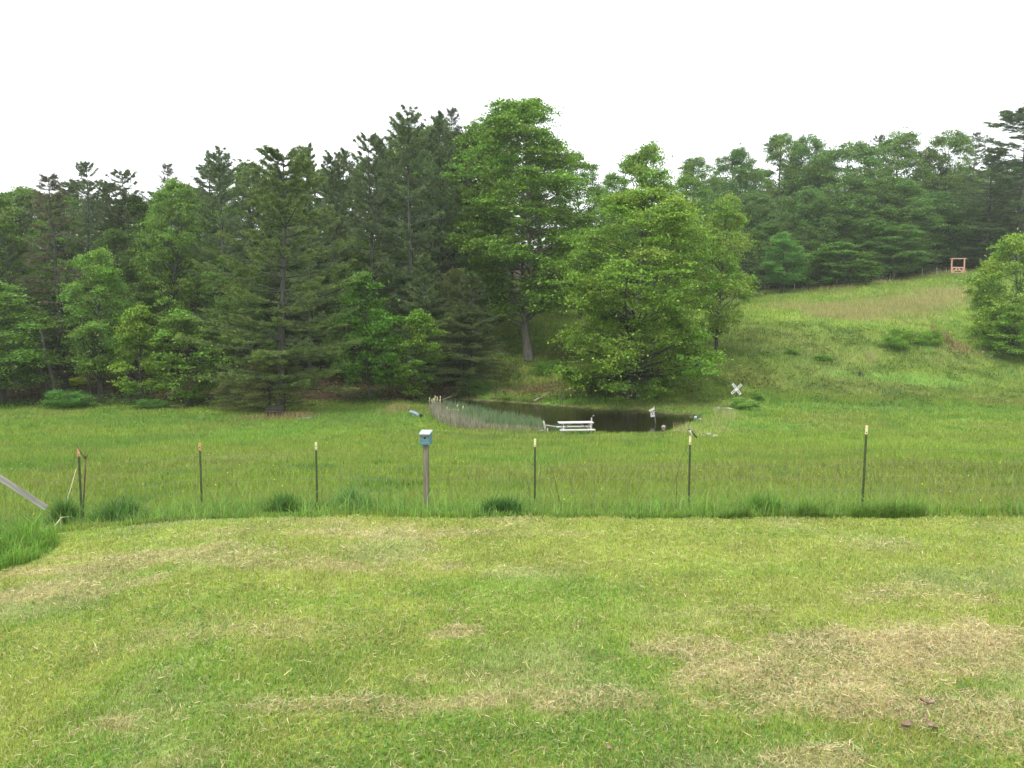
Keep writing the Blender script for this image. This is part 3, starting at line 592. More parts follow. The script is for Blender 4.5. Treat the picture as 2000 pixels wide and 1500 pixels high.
PT = {
 'maple': decid(11, 20, 16, .05, [(0, .55), (.10, .80), (.26, .86), (.35, .46), (.42, .66), (.5, 1), (.70, .94), (.86, .62), (1, .15)], 150, 15, 34, .13, G1, rb=.17, shell=.5, dense_low=.15, tr=.022),
 'tulip': decid(12, 26, 13, .17, tall, 120, 14, 34, .135, G1 * .92, rb=.19, bark='bark_grey', tr=.0125, shell=.4),
 'decid_a': decid(13, 22, 11, .22, oval, 80, 12, 30, .14, G2, rb=.24),
 'decid_b': decid(14, 20, 12, .18, broad, 85, 12, 30, .14, G2, rb=.22, lean=.04),
 'decid_c': decid(15, 18, 10, .15, oval, 75, 12, 28, .14, G2 * 1.15, rb=.24),
 'oak': decid(16, 24, 16, .22, broad, 80, 16, 34, .17, G3, rb=.23, spread=.6, flat=.3),
 'oak_b': decid(17, 22, 14, .12, [(0, .9), (.3, 1), (.6, .9), (.85, .6), (1, .2)], 80, 15, 32, .17, G3, rb=.24, spread=.6),
 'sapling': decid(18, 9, 5.2, .10, oval, 46, 9, 22, .135, G1 * .95, rb=.24, spread=.30, tr=.009, flat=.28),
 'sapling_b': decid(19, 10, 6, .14, [(0, .7), (.2, 1), (.6, .8), (1, .15)], 50, 9, 20, .14, G1 * .85, rb=.22, spread=.32, tr=.009, flat=.22),
 'bush': decid(20, 2.6, 4.4, .0, [(0, 1), (.4, 1), (.75, .75), (1, .3)], 46, 9, 24, .075, G2 * 1.15, rb=.28, spread=.2, tr=.006, multi=3, shell=.4, flat=.6),
 'shrub': decid(21, 9, 9, .03, [(0, .85), (.3, 1), (.6, .8), (1, .2)], 64, 11, 22, .115, G1, rb=.15, spread=.36, tr=.010, multi=5, shell=.2, flat=.35),
 'pine_hero': pine(31, 21, 12.5, .12, 23, C(.115, .166, .055), el=(-.08, .6), ntuft=9, nn=9, nr=8, tw=26, power=.56, gap=.08, needle=.17, nw=.030, thick=.065),
 'pine_a': pine(32, 24, 8.5, .26, 25, N1, el=(-.02, .65), ntuft=8, nn=8, nr=6, tw=22, power=.50, gap=.14, needle=.18, nw=.032, thick=.07),
 'pine_b': pine(33, 24, 8.0, .30, 21, N1 * .95, el=(.0, .6), ntuft=8, nn=8, nr=6, tw=20, power=.45, gap=.2, needle=.18, nw=.032, thick=.07),
 'pine_c': pine(34, 24, 9.5, .10, 27, N1 * 1.05, el=(-.1, .6), ntuft=8, nn=8, nr=6, tw=22, power=.60, gap=.14, needle=.18, nw=.032, thick=.07),
 'hemlock': pine(35, 9, 9.0, .12, 24, C(.122, .160, .052), el=(-.05, .5), ntuft=7, nn=7, nr=7, tw=20, power=.65, needle=.14, nw=.034, sag=.16, gap=.08, thick=.14),
 'sparse': pine(36, 22, 8, .12, 30, C(.115, .110, .075), el=(-.15, .6), ntuft=5, nn=5, nr=6, tw=20, power=.6, needle=.17, nw=.036, sag=.12, bare=1, sparse=.25),
}
_first = set(); rtree = random.Random(3)
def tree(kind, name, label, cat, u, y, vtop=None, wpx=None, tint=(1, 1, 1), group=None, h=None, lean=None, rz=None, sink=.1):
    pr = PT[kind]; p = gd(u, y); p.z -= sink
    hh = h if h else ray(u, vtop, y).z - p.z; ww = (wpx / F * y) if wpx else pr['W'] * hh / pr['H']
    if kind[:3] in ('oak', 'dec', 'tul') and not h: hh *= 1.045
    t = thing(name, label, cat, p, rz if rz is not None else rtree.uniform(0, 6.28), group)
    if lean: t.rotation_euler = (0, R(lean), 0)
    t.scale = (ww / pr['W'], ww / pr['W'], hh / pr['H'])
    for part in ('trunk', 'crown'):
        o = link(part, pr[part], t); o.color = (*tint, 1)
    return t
LT = 'trees at the front of the left wood'; BT = 'trees standing above the left wood'; RT = 'trees of the ridge wood on the right'
# left wood
tree('decid_c', 'leafy_tree', 'broad leafy tree with layered bright boughs cut by the left edge', 'tree', 2, 74, 545, 230, (1, 1.05, 1), LT)
tree('decid_a', 'leafy_tree', 'tall leafy tree rising at the far left edge above the layered one', 'tree', 28, 84, 378, 150, (1.0, 1.0, 1.0), BT)
tree('sparse', 'thin_conifer', 'half dead brownish conifer with leaning bare trunk near the left edge', 'conifer', 128, 79, 345, 170, (1, 1, 1), BT, rz=1, lean=-2)
tree('pine_b', 'pine_tree', 'narrow tufted pine poking up just right of the half dead conifer', 'pine', 187, 92, 325, 105, (1, 1, 1), BT)
tree('decid_c', 'leafy_tree', 'bright mid height leafy tree in front of the narrow tufted pine', 'tree', 198, 77, 488, 135, (1.05, 1.1, .95), LT)
tree('pine_b', 'pine_tree', 'dull flat topped pine between narrow pine and the yellowish leafy tree', 'pine', 256, 94, 340, 125, (1, .92, .95), BT)
tree('sparse', 'thin_conifer', 'pale thin tree top showing over the yellowish leafy tree', 'conifer', 336, 104, 322, 90, (1.1, 1.2, 1.2), BT)
tree('decid_b', 'leafy_tree', 'yellowish green leafy tree filling the gap left of the tall pines', 'tree', 345, 88, 352, 150, (1.15, 1.15, .95), BT)
tree('sapling_b', 'sapling', 'large leaved bright sapling at the wood edge above the low shrub', 'sapling', 282, 73, 588, 112, (1.25, 1.2, .9), LT)
tree('sapling', 'sapling', 'rounder green sapling touching the right side of the large leaved one', 'sapling', 372, 72.5, 598, 125, (1.0, 1.02, 1.1), LT)
tree('pine_a', 'pine_tree', 'tall spire topped pine left of the wide spreading pine', 'pine', 440, 86, 297, 135, (.95, 1, 1.05), BT)
hero = tree('pine_hero', 'white_pine', 'huge wide spreading white pine with golden green boughs over the dark bench', 'pine', 548, 66.5, 304, 360, (1.05, 1.08, 1), LT, rz=.6)
tree('hemlock', 'hemlock_tree', 'low olive hemlock with drooping boughs at the foot of the white pine', 'hemlock', 524, 67.6, 688, 215, (1.12, 1.08, 1), LT)
tree('hemlock', 'hemlock_tree', 'small flat olive hemlock bough tree left of the white pine foot', 'hemlock', 462, 70, 742, 120, (1.05, 1.05, 1), LT)
tree('pine_c', 'pine_tree', 'rounded tall pine just right behind the wide spreading white pine', 'pine', 606, 84, 290, 145, (1.05, 1.08, 1), BT)
tree('pine_a', 'pine_tree', 'second pine right of the white pine with slightly lower ragged top', 'pine', 656, 90, 305, 120, (1, 1, 1), BT)
tree('pine_b', 'pine_tree', 'pine with open tufted top left of the tallest pine', 'pine', 728, 85, 272, 140, (1, 1, 1), BT)
tree('pine_a', 'pine_tree', 'tallest dark pine left of the great leafy tree', 'pine', 802, 85, 220, 165, (.95, .98, 1), BT)
tree('pine_c', 'pine_tree', 'dark pine whose thin top touches the great leafy tree', 'pine', 868, 90, 228, 140, (.95, 1, 1), BT)
tree('sparse', 'thin_conifer', 'grey thin topped conifer between tallest pine and the great leafy tree', 'conifer', 885, 96, 216, 110, (.8, 1.1, 1), BT)
tree('sapling_b', 'leafy_tree', 'bright green leafy tree standing out before the dark pines', 'tree', 722, 74, 520, 135, (.85, 1.1, .9), LT)
tree('sapling', 'sapling', 'slim yellow green sapling right beside the bright leafy tree', 'sapling', 808, 75, 598, 95, (1.0, 1.05, .8), LT)
tree('pine_c', 'pine_tree', 'shorter pine with fan like boughs above the slim sapling', 'pine', 835, 81, 500, 150, (1.05, 1.08, .95), LT)
tree('hemlock', 'hemlock_tree', 'wide dark hemlock left of the grey trunk on the pond bank', 'hemlock', 905, 80, 600, 190, (.85, .95, .95), LT)
tree('hemlock', 'hemlock_tree', 'small low conifer at the left end of the pond bank', 'hemlock', 915, 78.5, 730, 70, (.75, 1.0, .85), LT)
tree('decid_a', 'leafy_tree', 'olive topped leafy tree behind the left shoulder of the great tree', 'tree', 945, 97, 246, 150, (1.2, 1.15, 1), BT)
tree('tulip', 'great_leafy_tree', 'tallest leafy tree with bare grey trunk on the bank behind the pond', 'tree', 1033, 87, 196, 310, (1.02, 1.08, 1), BT, rz=2)
tree('decid_b', 'leafy_tree', 'leafy tree behind the right shoulder of the great tree', 'tree', 1130, 104, 298, 130, (1, 1.05, 1.05), BT)
tree('decid_b', 'leafy_tree', 'small topped leafy tree closing the gap between great tree and huge maple', 'tree', 1190, 110, 338, 120, (1, 1.05, 1.05), BT)
tree('maple', 'maple_tree', 'huge bright green maple with boughs sweeping down to the pond', 'maple', 1228, 74, 345, 375, (1.15, 1.12, .95), rz=1.2)
tree('decid_b', 'leafy_tree', 'half hidden leafy tree filling the skyline right of the huge maple', 'tree', 1325, 112, 345, 130, (1, 1.05, 1.05), BT)
tree('decid_c', 'leafy_tree', 'narrow light tree top rising just above the huge maple', 'tree', 1258, 86, 288, 170, (1.15, 1.1, 1), BT)
tree('decid_c', 'leafy_tree', 'yellow green leafy tree sticking out at the right of the huge maple', 'tree', 1400, 84, 382, 105, (1.25, 1.15, .95), BT)
# right ridge wood
for u, y, vt, wp, k, tn, lb in [
 (1340, 140, 310, 110, 'decid_a', (1, 1, 1.1), 'open crowned tree at the left end of the ridge wood'),
 (1425, 152, 290, 120, 'oak_b', (1, 1.05, 1.1), 'ridge tree with domed top, second from the left end of the ridge skyline'),
 (1505, 160, 263, 110, 'decid_a', (1.1, 1.1, 1.1), 'pale pointed leafy tree on the ridge skyline'),
 (1578, 160, 270, 105, 'oak', (1, 1.1, 1.1), 'rounded tall tree right of the pale pointed ridge tree'),
 (1640, 152, 288, 190, 'oak', (1.1, 1.1, 1.05), 'wide oak in the middle of the ridge wood'),
 (1708, 165, 270, 70, 'pine_b', (.9, .95, 1), 'small pine top peeking over the middle of the ridge wood'),
 (1765, 160, 256, 140, 'oak_b', (1.15, 1.1, 1.05), 'high open oak on the ridge skyline left of the thin pine'),
 (1835, 158, 263, 120, 'oak', (1.2, 1.12, 1), 'olive tinted oak just left of the thin ridge pine'),
 (1892, 164, 260, 75, 'sparse', (.8, 1.1, 1.2), 'thin see through pine near the right end of the ridge'),
 (1984, 140, 214, 250, 'pine_a', (.95, 1, 1.05), 'big dark pine at the right edge of the picture'),
 (1930, 144, 290, 150, 'pine_c', (.9, .9, 1), 'dark pine directly left of the big edge pine'),
 (1720, 146, 350, 170, 'oak', (1.05, 1.08, 1), 'broad oak with stepped boughs in the front of the ridge wood'),
 (1800, 150, 380, 150, 'oak_b', (.85, .95, 1), 'dark green oak right of the stepped broad oak'),
 (1560, 144, 372, 130, 'oak_b', (1, 1.05, 1), 'mid green oak before the left half of the ridge wood'),
 (1470, 143, 380, 120, 'oak', (1, 1, 1.05), 'dusky oak left of the mid green oak on the ridge'),
 (1395, 138, 400, 110, 'decid_b', (.9, 1, 1), 'leafy ridge tree peeking out beside the yellow green tree'),
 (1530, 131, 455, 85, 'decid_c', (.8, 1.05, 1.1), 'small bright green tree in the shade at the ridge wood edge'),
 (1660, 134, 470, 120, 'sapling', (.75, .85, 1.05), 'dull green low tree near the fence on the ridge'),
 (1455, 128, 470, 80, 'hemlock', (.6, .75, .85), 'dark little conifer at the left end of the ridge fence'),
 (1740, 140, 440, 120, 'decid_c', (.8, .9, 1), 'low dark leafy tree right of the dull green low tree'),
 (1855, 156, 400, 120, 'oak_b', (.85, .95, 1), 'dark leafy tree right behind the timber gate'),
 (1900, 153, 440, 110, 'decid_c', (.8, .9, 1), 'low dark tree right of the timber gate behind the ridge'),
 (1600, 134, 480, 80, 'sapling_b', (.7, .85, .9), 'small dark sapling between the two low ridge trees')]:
    tree(k, 'ridge_tree' if k[0] in 'ods' and 'pine' not in lb else 'ridge_conifer', lb, 'tree', u, y, vt, wp, tn, RT)
# background fill of both woods: trees nobody could tell apart
rf = random.Random(9)
NBL = [(2, 'the layered tree at the left edge'), (128, 'the half dead conifer'), (187, 'the narrow tufted pine'), (256, 'the dull flat topped pine'), (345, 'the yellowish leafy tree'), (440, 'the spire topped pine'),
       (552, 'the spreading white pine'), (656, 'the ragged topped pine'), (728, 'the open tufted pine'), (802, 'the tallest dark pine'), (945, 'the olive topped tree'), (1033, 'the great leafy tree')]
NBR = [(1130, 'the right shoulder of the great tree'), (1250, 'the huge pondside maple'), (1340, 'the open crowned ridge tree'), (1425, 'the dome topped ridge tree'), (1505, 'the pale pointed ridge tree'), (1578, 'the rounded ridge tree'), (1640, 'the wide middle oak'),
       (1720, 'the stepped broad oak'), (1765, 'the high open oak'), (1835, 'the olive tinted oak'), (1892, 'the thin ridge pine'), (1978, 'the big pine at the right edge')]
_used = set()
def where(kind, u, wid, hi, names):
    nu, nm = min(names, key=lambda q: abs(q[0] - u)); rel = 'behind' if abs(u - nu) < 12 else ('left of' if u < nu else 'right of')
    size = ('slender ' if wid < 105 else 'broad ' if wid > 125 else ''); up = 'higher ' if hi else 'lower '
    for t in (f'{size}{kind} {rel} {nm}', f'{up}{size}{kind} {rel} {nm}', f'{up}{size}{kind} farther {rel if rel != "behind" else "back behind"} {nm}', f'dim {up}{size}{kind} farther {rel if rel != "behind" else "back behind"} {nm}'):
        if t not in _used: _used.add(t); return t
    return t
for i in range(56):
    u = -160 + i * 22 + rf.uniform(-10, 10); y = rf.choice([98, 104, 112, 120]) + rf.uniform(-3, 3)
    sky = np.interp(u, [-200, 100, 300, 450, 600, 720, 800, 900, 1050, 1120, 1200], [430, 400, 395, 365, 345, 335, 290, 275, 310, 345, 390])
    k = rf.choice(['pine_a', 'pine_b', 'pine_c', 'decid_a', 'decid_b']); g = rf.uniform(.8, 1)
    pn = k.startswith('pine')
    dv_ = rf.uniform(0, 55); wp = rf.uniform(105, 145)
    tree(k, 'background_pine' if pn else 'background_tree', where('background pine' if pn else 'background leafy tree', u, wp, dv_ < 25, NBL), 'pine' if pn else 'tree',
         u, y, sky - 45 + dv_, wp + 20, (g, g, g), 'pines deep in the left wood' if pn else 'leafy trees deep in the left wood')
for i in range(30):
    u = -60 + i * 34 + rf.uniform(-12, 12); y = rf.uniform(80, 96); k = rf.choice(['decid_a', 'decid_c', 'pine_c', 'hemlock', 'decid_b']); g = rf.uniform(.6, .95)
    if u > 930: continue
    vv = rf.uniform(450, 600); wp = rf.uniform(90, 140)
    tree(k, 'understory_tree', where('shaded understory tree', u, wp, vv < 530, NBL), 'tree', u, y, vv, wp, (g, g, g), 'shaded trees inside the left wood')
for i in range(34):
    u = 1120 + i * 29 + rf.uniform(-10, 10); y = rf.choice([168, 176, 185, 150, 148]) + rf.uniform(-3, 3) if u > 1330 else rf.uniform(118, 140)
    sky = np.interp(u, [1100, 1200, 1330, 1500, 1650, 1800, 1900, 2100], [360, 385, 350, 305, 310, 300, 310, 290])
    k = rf.choice(['oak', 'oak_b', 'decid_a', 'decid_b']); g = rf.uniform(.8, 1.05)
    dv_ = rf.uniform(5, 70); wp = rf.uniform(95, 130)
    tree(k, 'background_tree', where('background leafy tree', u, wp, dv_ < 35, NBR), 'tree', u, y, sky + dv_ + (60 if y < 160 else 0), wp, (g, g, g), 'leafy trees deep in the ridge wood')
for i in range(24):
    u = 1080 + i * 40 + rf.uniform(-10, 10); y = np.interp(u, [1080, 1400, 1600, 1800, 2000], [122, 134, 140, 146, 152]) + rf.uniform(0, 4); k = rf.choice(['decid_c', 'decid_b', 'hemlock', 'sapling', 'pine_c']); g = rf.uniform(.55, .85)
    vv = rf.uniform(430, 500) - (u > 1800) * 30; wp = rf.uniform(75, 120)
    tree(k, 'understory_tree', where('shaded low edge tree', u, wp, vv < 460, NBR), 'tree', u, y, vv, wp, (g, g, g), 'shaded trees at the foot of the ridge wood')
# trunks seen in the left wood come with the trees; a few leaning bare ones at the left
for u, y, h, ln, lb in [(98, 75, 7.5, -14, 'thick dark leaning trunk at the left wood edge'), (112, 75.5, 6.5, -11, 'thin greyer leaning trunk right next to the thick dark one'), (178, 76, 8, -5, 'slim trunk standing just behind the round bush'), (262, 80, 9, 2, 'dark straight trunk seen between sapling and round bush')]:
    p = gd(u, y); t = thing('bare_trunk', lb, 'trunk', p, 0, 'bare trunks at the left wood edge', rot=(0, R(ln), 0)); b = MB()
    r0 = .22 if 'thick' in lb else .13
    b.tube([(0, 0, -.3), (.05, 0, h * .3), (-.05, .05, h * .65), (.05, 0, h)], [r0, r0 * .85, r0 * .7, r0 * .4], 8); b.build('trunk', M['bark_grey'] if 'greyer' in lb else M['bark'], t, smooth=True)
    b = MB()
    for k in range(5):
        z = h * (.45 + .1 * k); a = k * 2.2; b.tube([(0, 0, z), (math.cos(a) * .7, math.sin(a) * .7, z + .25), (math.cos(a) * 1.3, math.sin(a) * 1.3, z + .3)], [.03, .02, .008], 5)
    b.build('dead_branches', M['bark'], t)
# bushes
def bush(u, v, wpx, hpx, tint, lb, kind='bush', y=None):
    p = gp(u, v) if y is None else gd(u, y); return tree(kind, 'bush', lb, 'bush', u, p.y, None, wpx, tint, 'bushes', h=hpx / F * p.y, sink=.05)
bush(146, 796, 82, 36, (.75, 1.0, 1.0), 'round dense bush at the left wood edge')
bush(300, 797, 62, 20, (.8, 1, 1.1), 'low grey green bush below the large leaved sapling')
bush(1748, 682, 50, 26, (1.1, 1.2, .8), 'leftmost bush of the dark cluster on the hillside')
bush(1772, 668, 52, 26, (1.2, 1.25, .8), 'middle bush of the dark cluster on the hillside')
bush(1804, 672, 50, 28, (1.2, 1.3, .8), 'rightmost bush of the dark cluster on the hillside')
bush(1546, 692, 26, 12, (1, 1.1, .7), 'tiny dark bush alone on the hillside above the crossing sign')
bush(1606, 702, 38, 9, (1.2, 1.3, .9), 'small spreading bush on the hillside left of the black stump')
bush(1466, 800, 58, 22, (1.5, 1.5, 1.6), 'pale green bush in front of the crossing sign')
bush(1482, 784, 24, 14, (.6, .9, .7), 'small dark bush right behind the pale one by the crossing sign')
bush(1062, 730, 62, 26, (1, 1.15, .9), 'leafy green bush at the foot of the grey trunk')
bush(935, 770, 40, 30, (.7, .9, .7), 'dark bush at the left end of the pond bank')
bush(990, 783, 20, 8, (1.2, 1.2, .8), 'tiny bright bush on the far shore of the pond')
bush(148, 752, 48, 13, (2.2, 1.6, .6), 'bright yellow green spray of leaves above the round bush')
tree('shrub', 'large_shrub', 'large light green shrub on the hill at the right edge', 'shrub', 1965, 95, 452, 190, (1.3, 1.25, 1.1), 'shrubs at the right edge')
tree('shrub', 'large_shrub', 'darker layered shrub in front of the large light one', 'shrub', 1985, 92, 590, 150, (1., 1.1, 1.05), 'shrubs at the right edge', rz=2)
tree('shrub', 'large_shrub', 'lower light shrub flank left of the large light shrub', 'shrub', 1918, 97, 505, 85, (1.4, 1.3, 1.1), 'shrubs at the right edge', rz=4)
# undergrowth in the woods
def undergrowth(n, fn, name, label, base, hmax=.7):
    x, y = fn(n); n = len(x); P = np.stack([x, y, height(x, y) + rng.random(n) ** 1.6 * hmax * (.3 + fbm(x / 2, y / 2, 71))], -1)
    V, Fc, cc = leaf_quads(P, .09, rng, 1.2, vary(np.tile(base, (n, 1)), .25, .08)); tag(link(name, np_mesh(name, V, Fc, cc, M['grass'])), label, 'undergrowth', kind='stuff')
def uf(n):
    y = rng.uniform(72.5, 92, n); x = rng.uniform(-.72, -.06, n) * y; k = (fbm(x / 2.5, y / 2.5, 81) > .54); return x[k], y[k]
undergrowth(60000, uf, 'wood_undergrowth', 'low leafy undergrowth on the brown floor of the left wood', C(.05, .10, .022))
def uf2(n):
    y = rng.uniform(72, 98, n); x = rng.uniform(-.02, .62, n) * y; k = (fbm(x / 2.0, y / 2.0, 83) > .52) & (pond_sd(x, y) > .3); return x[k], y[k]
undergrowth(60000, uf2, 'slope_weeds', 'patches of low broad leaved weeds on the hillside', C(.075, .13, .025), .35)
# brown leaf litter on bank and wood floor
def lf(n):
    y = rng.uniform(74, 90, n); x = rng.uniform(-.7, .12, n) * y; k = (pond_sd(x, y) > .2) & ((x / y < -.03) | (fbm(x / 1.5, y / 1.5, 87) > .5)); return x[k], y[k]
undergrowth(50000, lf, 'leaf_litter', 'brown fallen leaves on the bank behind the pond', C(.12, .08, .045), .04)

# ------------------------------------------------------------------ reeds
def reeds(n, poly, hlo, hhi, wd, base, name, label, mat='reed', lean=(.02, .3)):
    poly = [on_level(u, v, WATER) for u, v in poly]; xs = [p[0] for p in poly]; ys_ = [p[1] for p in poly]
    x = rng.uniform(min(xs), max(xs), n * 3); y = rng.uniform(min(ys_), max(ys_), n * 3); ins = np.zeros(len(x), bool)
    for i in range(len(poly)):
        ax, ay = poly[i]; bx, by = poly[(i + 1) % len(poly)]; ins ^= ((ay > y) != (by > y)) & (x < (bx - ax) * (y - ay) / (by - ay + 1e-12) + ax)
    x, y = x[ins][:n], y[ins][:n]; n = len(x); z = np.maximum(height(x, y), WATER - .1)
    V, Fc, cc = blades(np.stack([x, y, z], -1), rng.uniform(hlo, hhi, n), wd * rng.uniform(.6, 1.4, n), rng.uniform(*lean, n), vary(np.tile(base, (n, 1)), .22, .07))
    tag(link(name, np_mesh(name, V, Fc, cc, M[mat])), label, 'reeds', kind='stuff')
reeds(5200, [(862, 806), (905, 833), (975, 842), (1058, 846), (1062, 836), (1010, 824), (950, 815), (895, 800), (866, 796)], .55, 1.15, .035, C(.145, .210, .105), 'green_reeds', 'blue green reeds growing in the left end of the pond')
reeds(700, [(1060, 846), (1110, 850), (1150, 849), (1130, 838), (1070, 836)], .3, .7, .03, C(.10, .14, .07), 'short_reeds', 'thin short reeds behind the picnic table')
reeds(2600, [(838, 808), (852, 830), (880, 842), (925, 850), (950, 845), (915, 832), (885, 815), (866, 800), (844, 798)], .2, 1.25, .026, C(.235, .225, .165), 'dead_reeds', 'grey brown dead reed stalks along the left shore', 'straw', (.02, .75))
reeds(1400, [(930, 848), (985, 850), (1060, 850), (1060, 846), (985, 844), (930, 842)], .25, .7, .028, C(.26, .25, .16), 'dry_reed_fringe', 'pale dry reed fringe at the near shore of the pond', 'straw', (.02, .5))
rc = random.Random(2)
heads = [(838 + rc.uniform(0, 24), 803 - rc.uniform(0, 3), 777 + rc.uniform(-4, 6)) for _ in range(16)] + [(rc.uniform(862, 910), 815, rc.uniform(786, 812)) for _ in range(14)]
for u, vb, vt in heads:
    x, y = on_level(u, vb, WATER); z0 = max(H1(x, y), WATER - .05); zt = ray(u, vt, y).z; hh = max(zt - z0, .7)
    t = thing('cattail', 'cattail with fluffy cream seed head standing among the left pond reeds', 'cattail', (x, y, z0), 0, 'cattails at the left end of the pond'); l = rc.uniform(-.08, .08)
    b = MB(); b.tube([(0, 0, 0), (l * .5, 0, hh * .5), (l, 0, hh)], .008, 5); b.build('stem', M['stick_pale'], t)
    b = MB(); b.tube([(l, 0, hh - .22), (l, 0, hh - .17), (l, 0, hh - .05), (l, 0, hh + .02)], [.015, .045, .05, .012], 7); b.build('seed_head', surf_head if 'surf_head' in globals() else M['stick_pale'], t, smooth=True)

# ------------------------------------------------------------------ wire fence
ft = thing('wire_fence', 'wire mesh fence on thin green steel posts along the lawn edge', 'fence', (0, 13.4, H1(0, 13.4)))
fo = Vector(ft.location)
posts = [(153, 876, 'tip_orange', 0), (390, 865, 'tip_orange', 0), (617, 864, 'tip_white', 0), (1045, 857, 'tip_white', 0), (1348, 852, 'tip_white', 0), (1693, 831, 'tip_white', -.9)]
tops = []
for u, vt, tip, ln in posts:
    x = 0; y = 13.4
    for _ in range(4): y = float(fence_y(np.array(x))); x = (u - 1000) / F * y
    x = ray(u, vt, y).x; g = H1(x, y); top = ray(u, vt, y).z; hh = top - g; lx = math.tan(R(ln)) * hh
    P0 = Vector((x + lx, y, g)) - fo; P1 = Vector((x, y, top)) - fo; d = (P1 - P0)
    def tee(za, zb, k):
        b = MB(); wv = .016 * k; pr = [(-wv, -.004), (wv, -.004), (wv, .002), (.004, .002), (.004, .036), (-.004, .036), (-.004, .002), (-wv, .002)]
        A = P0 + d * za; B = P0 + d * zb; n = 8
        b.add([(A.x + a, A.y + c, A.z) for a, c in pr] + [(B.x + a, B.y + c, B.z) for a, c in pr], [(i, (i + 1) % n, (i + 1) % n + n, i + n) for i in range(n)] + [tuple(range(n))[::-1], tuple(range(n, 2 * n))])
        return b
    f1 = 1 - .13 / d.length
    b = tee(-.2, f1, 1)
    for k in range(int(hh / .055)):
        q = P0 + d * (k * .055 / hh); b.box((q.x, q.y - .008, q.z), (.012, .01, .016))
    po = b.build('post', M['tpost'], ft); t2 = tee(f1, 1, 1.12); t2.build('painted_tip', M[tip], po)
    tops.append((x, y, top - .12, g))
b = MB(); ex = [(-9.5, 13.9)] + [(p[0], p[1]) for p in tops] + [(9.6, 11.8)]
for i in range(len(ex) - 1):
    (xa, ya), (xb, yb) = ex[i], ex[i + 1]; n = max(1, int(abs(xb - xa) / .16)); ga = H1(xa, ya); gb = H1(xb, yb)
    for q in (.05, .22, .40, .60, .80, 1.02):
        b.tube([Vector((xa + (xb - xa) * t, ya + (yb - ya) * t - .012, ga + (gb - ga) * t + q - .02 * math.sin(t * 3.14) * (q > .9))) - fo for t in (0, .25, .5, .75, 1)], .0020, 4)
    for k in range(n):
        t = (k + .5) / n; b.tube([Vector((xa + (xb - xa) * t, ya + (yb - ya) * t - .012, ga + (gb - ga) * t)) - fo, Vector((xa + (xb - xa) * t, ya + (yb - ya) * t - .012, ga + (gb - ga) * t + .82)) - fo], .0022, 3)
b.build('wire_mesh', M['wire'], ft)
# bird on the fifth post
bx, by, bt, bg_ = tops[4]; bt += .12
bird = thing('bird', 'small dark backed white breasted bird perched on top of a fence post', 'bird', (bx, by, bt), R(-10))
bird.scale = (.85, .85, .85)
def bird_body():
    sp = [(-.052, .112, .002, .002), (-.040, .110, .005, .004), (-.034, .112, .012, .012), (-.024, .115, .0165, .017), (-.012, .110, .0165, .017), (.000, .096, .018, .019), (.016, .078, .023, .024), (.034, .058, .024, .024), (.052, .038, .019, .017), (.070, .018, .012, .009), (.090, -.004, .010, .004), (.115, -.030, .011, .003), (.132, -.047, .009, .002)]
    n = 14; vs = []; fs = []
    for i, (px, pz, ra, rbb) in enumerate(sp):
        a = sp[min(i + 1, len(sp) - 1)]; c = sp[max(i - 1, 0)]; d = Vector((a[0] - c[0], 0, a[1] - c[1])).normalized(); nn = Vector((-d.z, 0, d.x))
        if nn.z < 0: nn = -nn
        for k in range(n):
            th = 2 * math.pi * k / n; q = Vector((px, 0, pz)) + nn * math.sin(th) * rbb + Vector((0, 1, 0)) * math.cos(th) * ra; vs.append(q)
    for i in range(len(sp) - 1): fs += [(i * n + k, i * n + (k + 1) % n, (i + 1) * n + (k + 1) % n, (i + 1) * n + k) for k in range(n)]
    fs += [tuple(range(n)), tuple(range((len(sp) - 1) * n, len(sp) * n))[::-1]]
    for s in (-1, 1):       # folded wings joined to the back
        b0 = len(vs); w_ = [(.004, .100, .012, .0), (.022, .086, .024, .002), (.050, .052, .025, .003), (.085, .012, .017, .003), (.118, -.024, .006, .001)]
        for (px, pz, wy, th) in w_:
            vs += [Vector((px, s * (wy + .004), pz)), Vector((px + .008, s * (wy + .001), pz + .012)), Vector((px - .010, s * wy * .9, pz - .010))]
        for i in range(4): fs += [(b0 + i * 3, b0 + i * 3 + 3, b0 + i * 3 + 4, b0 + i * 3 + 1), (b0 + i * 3 + 2, b0 + i * 3 + 5, b0 + i * 3 + 3, b0 + i * 3)]
    for s in (-1, 1):       # legs and toes
        b0 = len(vs); c0 = Vector((.028, s * .009, .040)); c1 = Vector((.012, s * .010, .0)); 
        for c, r in ((c0, .004), (c1, .002)): vs += [c + Vector((r, 0, 0)), c + Vector((-r * .5, r, 0)), c + Vector((-r * .5, -r, 0))]
        fs += [(b0 + k, b0 + (k + 1) % 3, b0 + 3 + (k + 1) % 3, b0 + 3 + k) for k in range(3)]
        for tx_, ty_ in ((-.018, -.005), (-.019, .002), (-.015, .008), (.012, 0)):
            b1 = len(vs); vs += [c1 + Vector((0, .0018, .001)), c1 + Vector((0, -.0018, .001)), c1 + Vector((tx_, ty_, -.001)), c1 + Vector((tx_ * .5, ty_ * .5, .004))]; fs += [(b1, b1 + 1, b1 + 2), (b1, b1 + 3, b1 + 2), (b1 + 1, b1 + 3, b1 + 2)]
    return vs, fs
vs, fs = bird_body(); me = bpy.data.meshes.new('body'); me.from_pydata([tuple(v) for v in vs], [], fs); me.update()
ca = me.color_attributes.new('tint', 'FLOAT_COLOR', 'POINT')
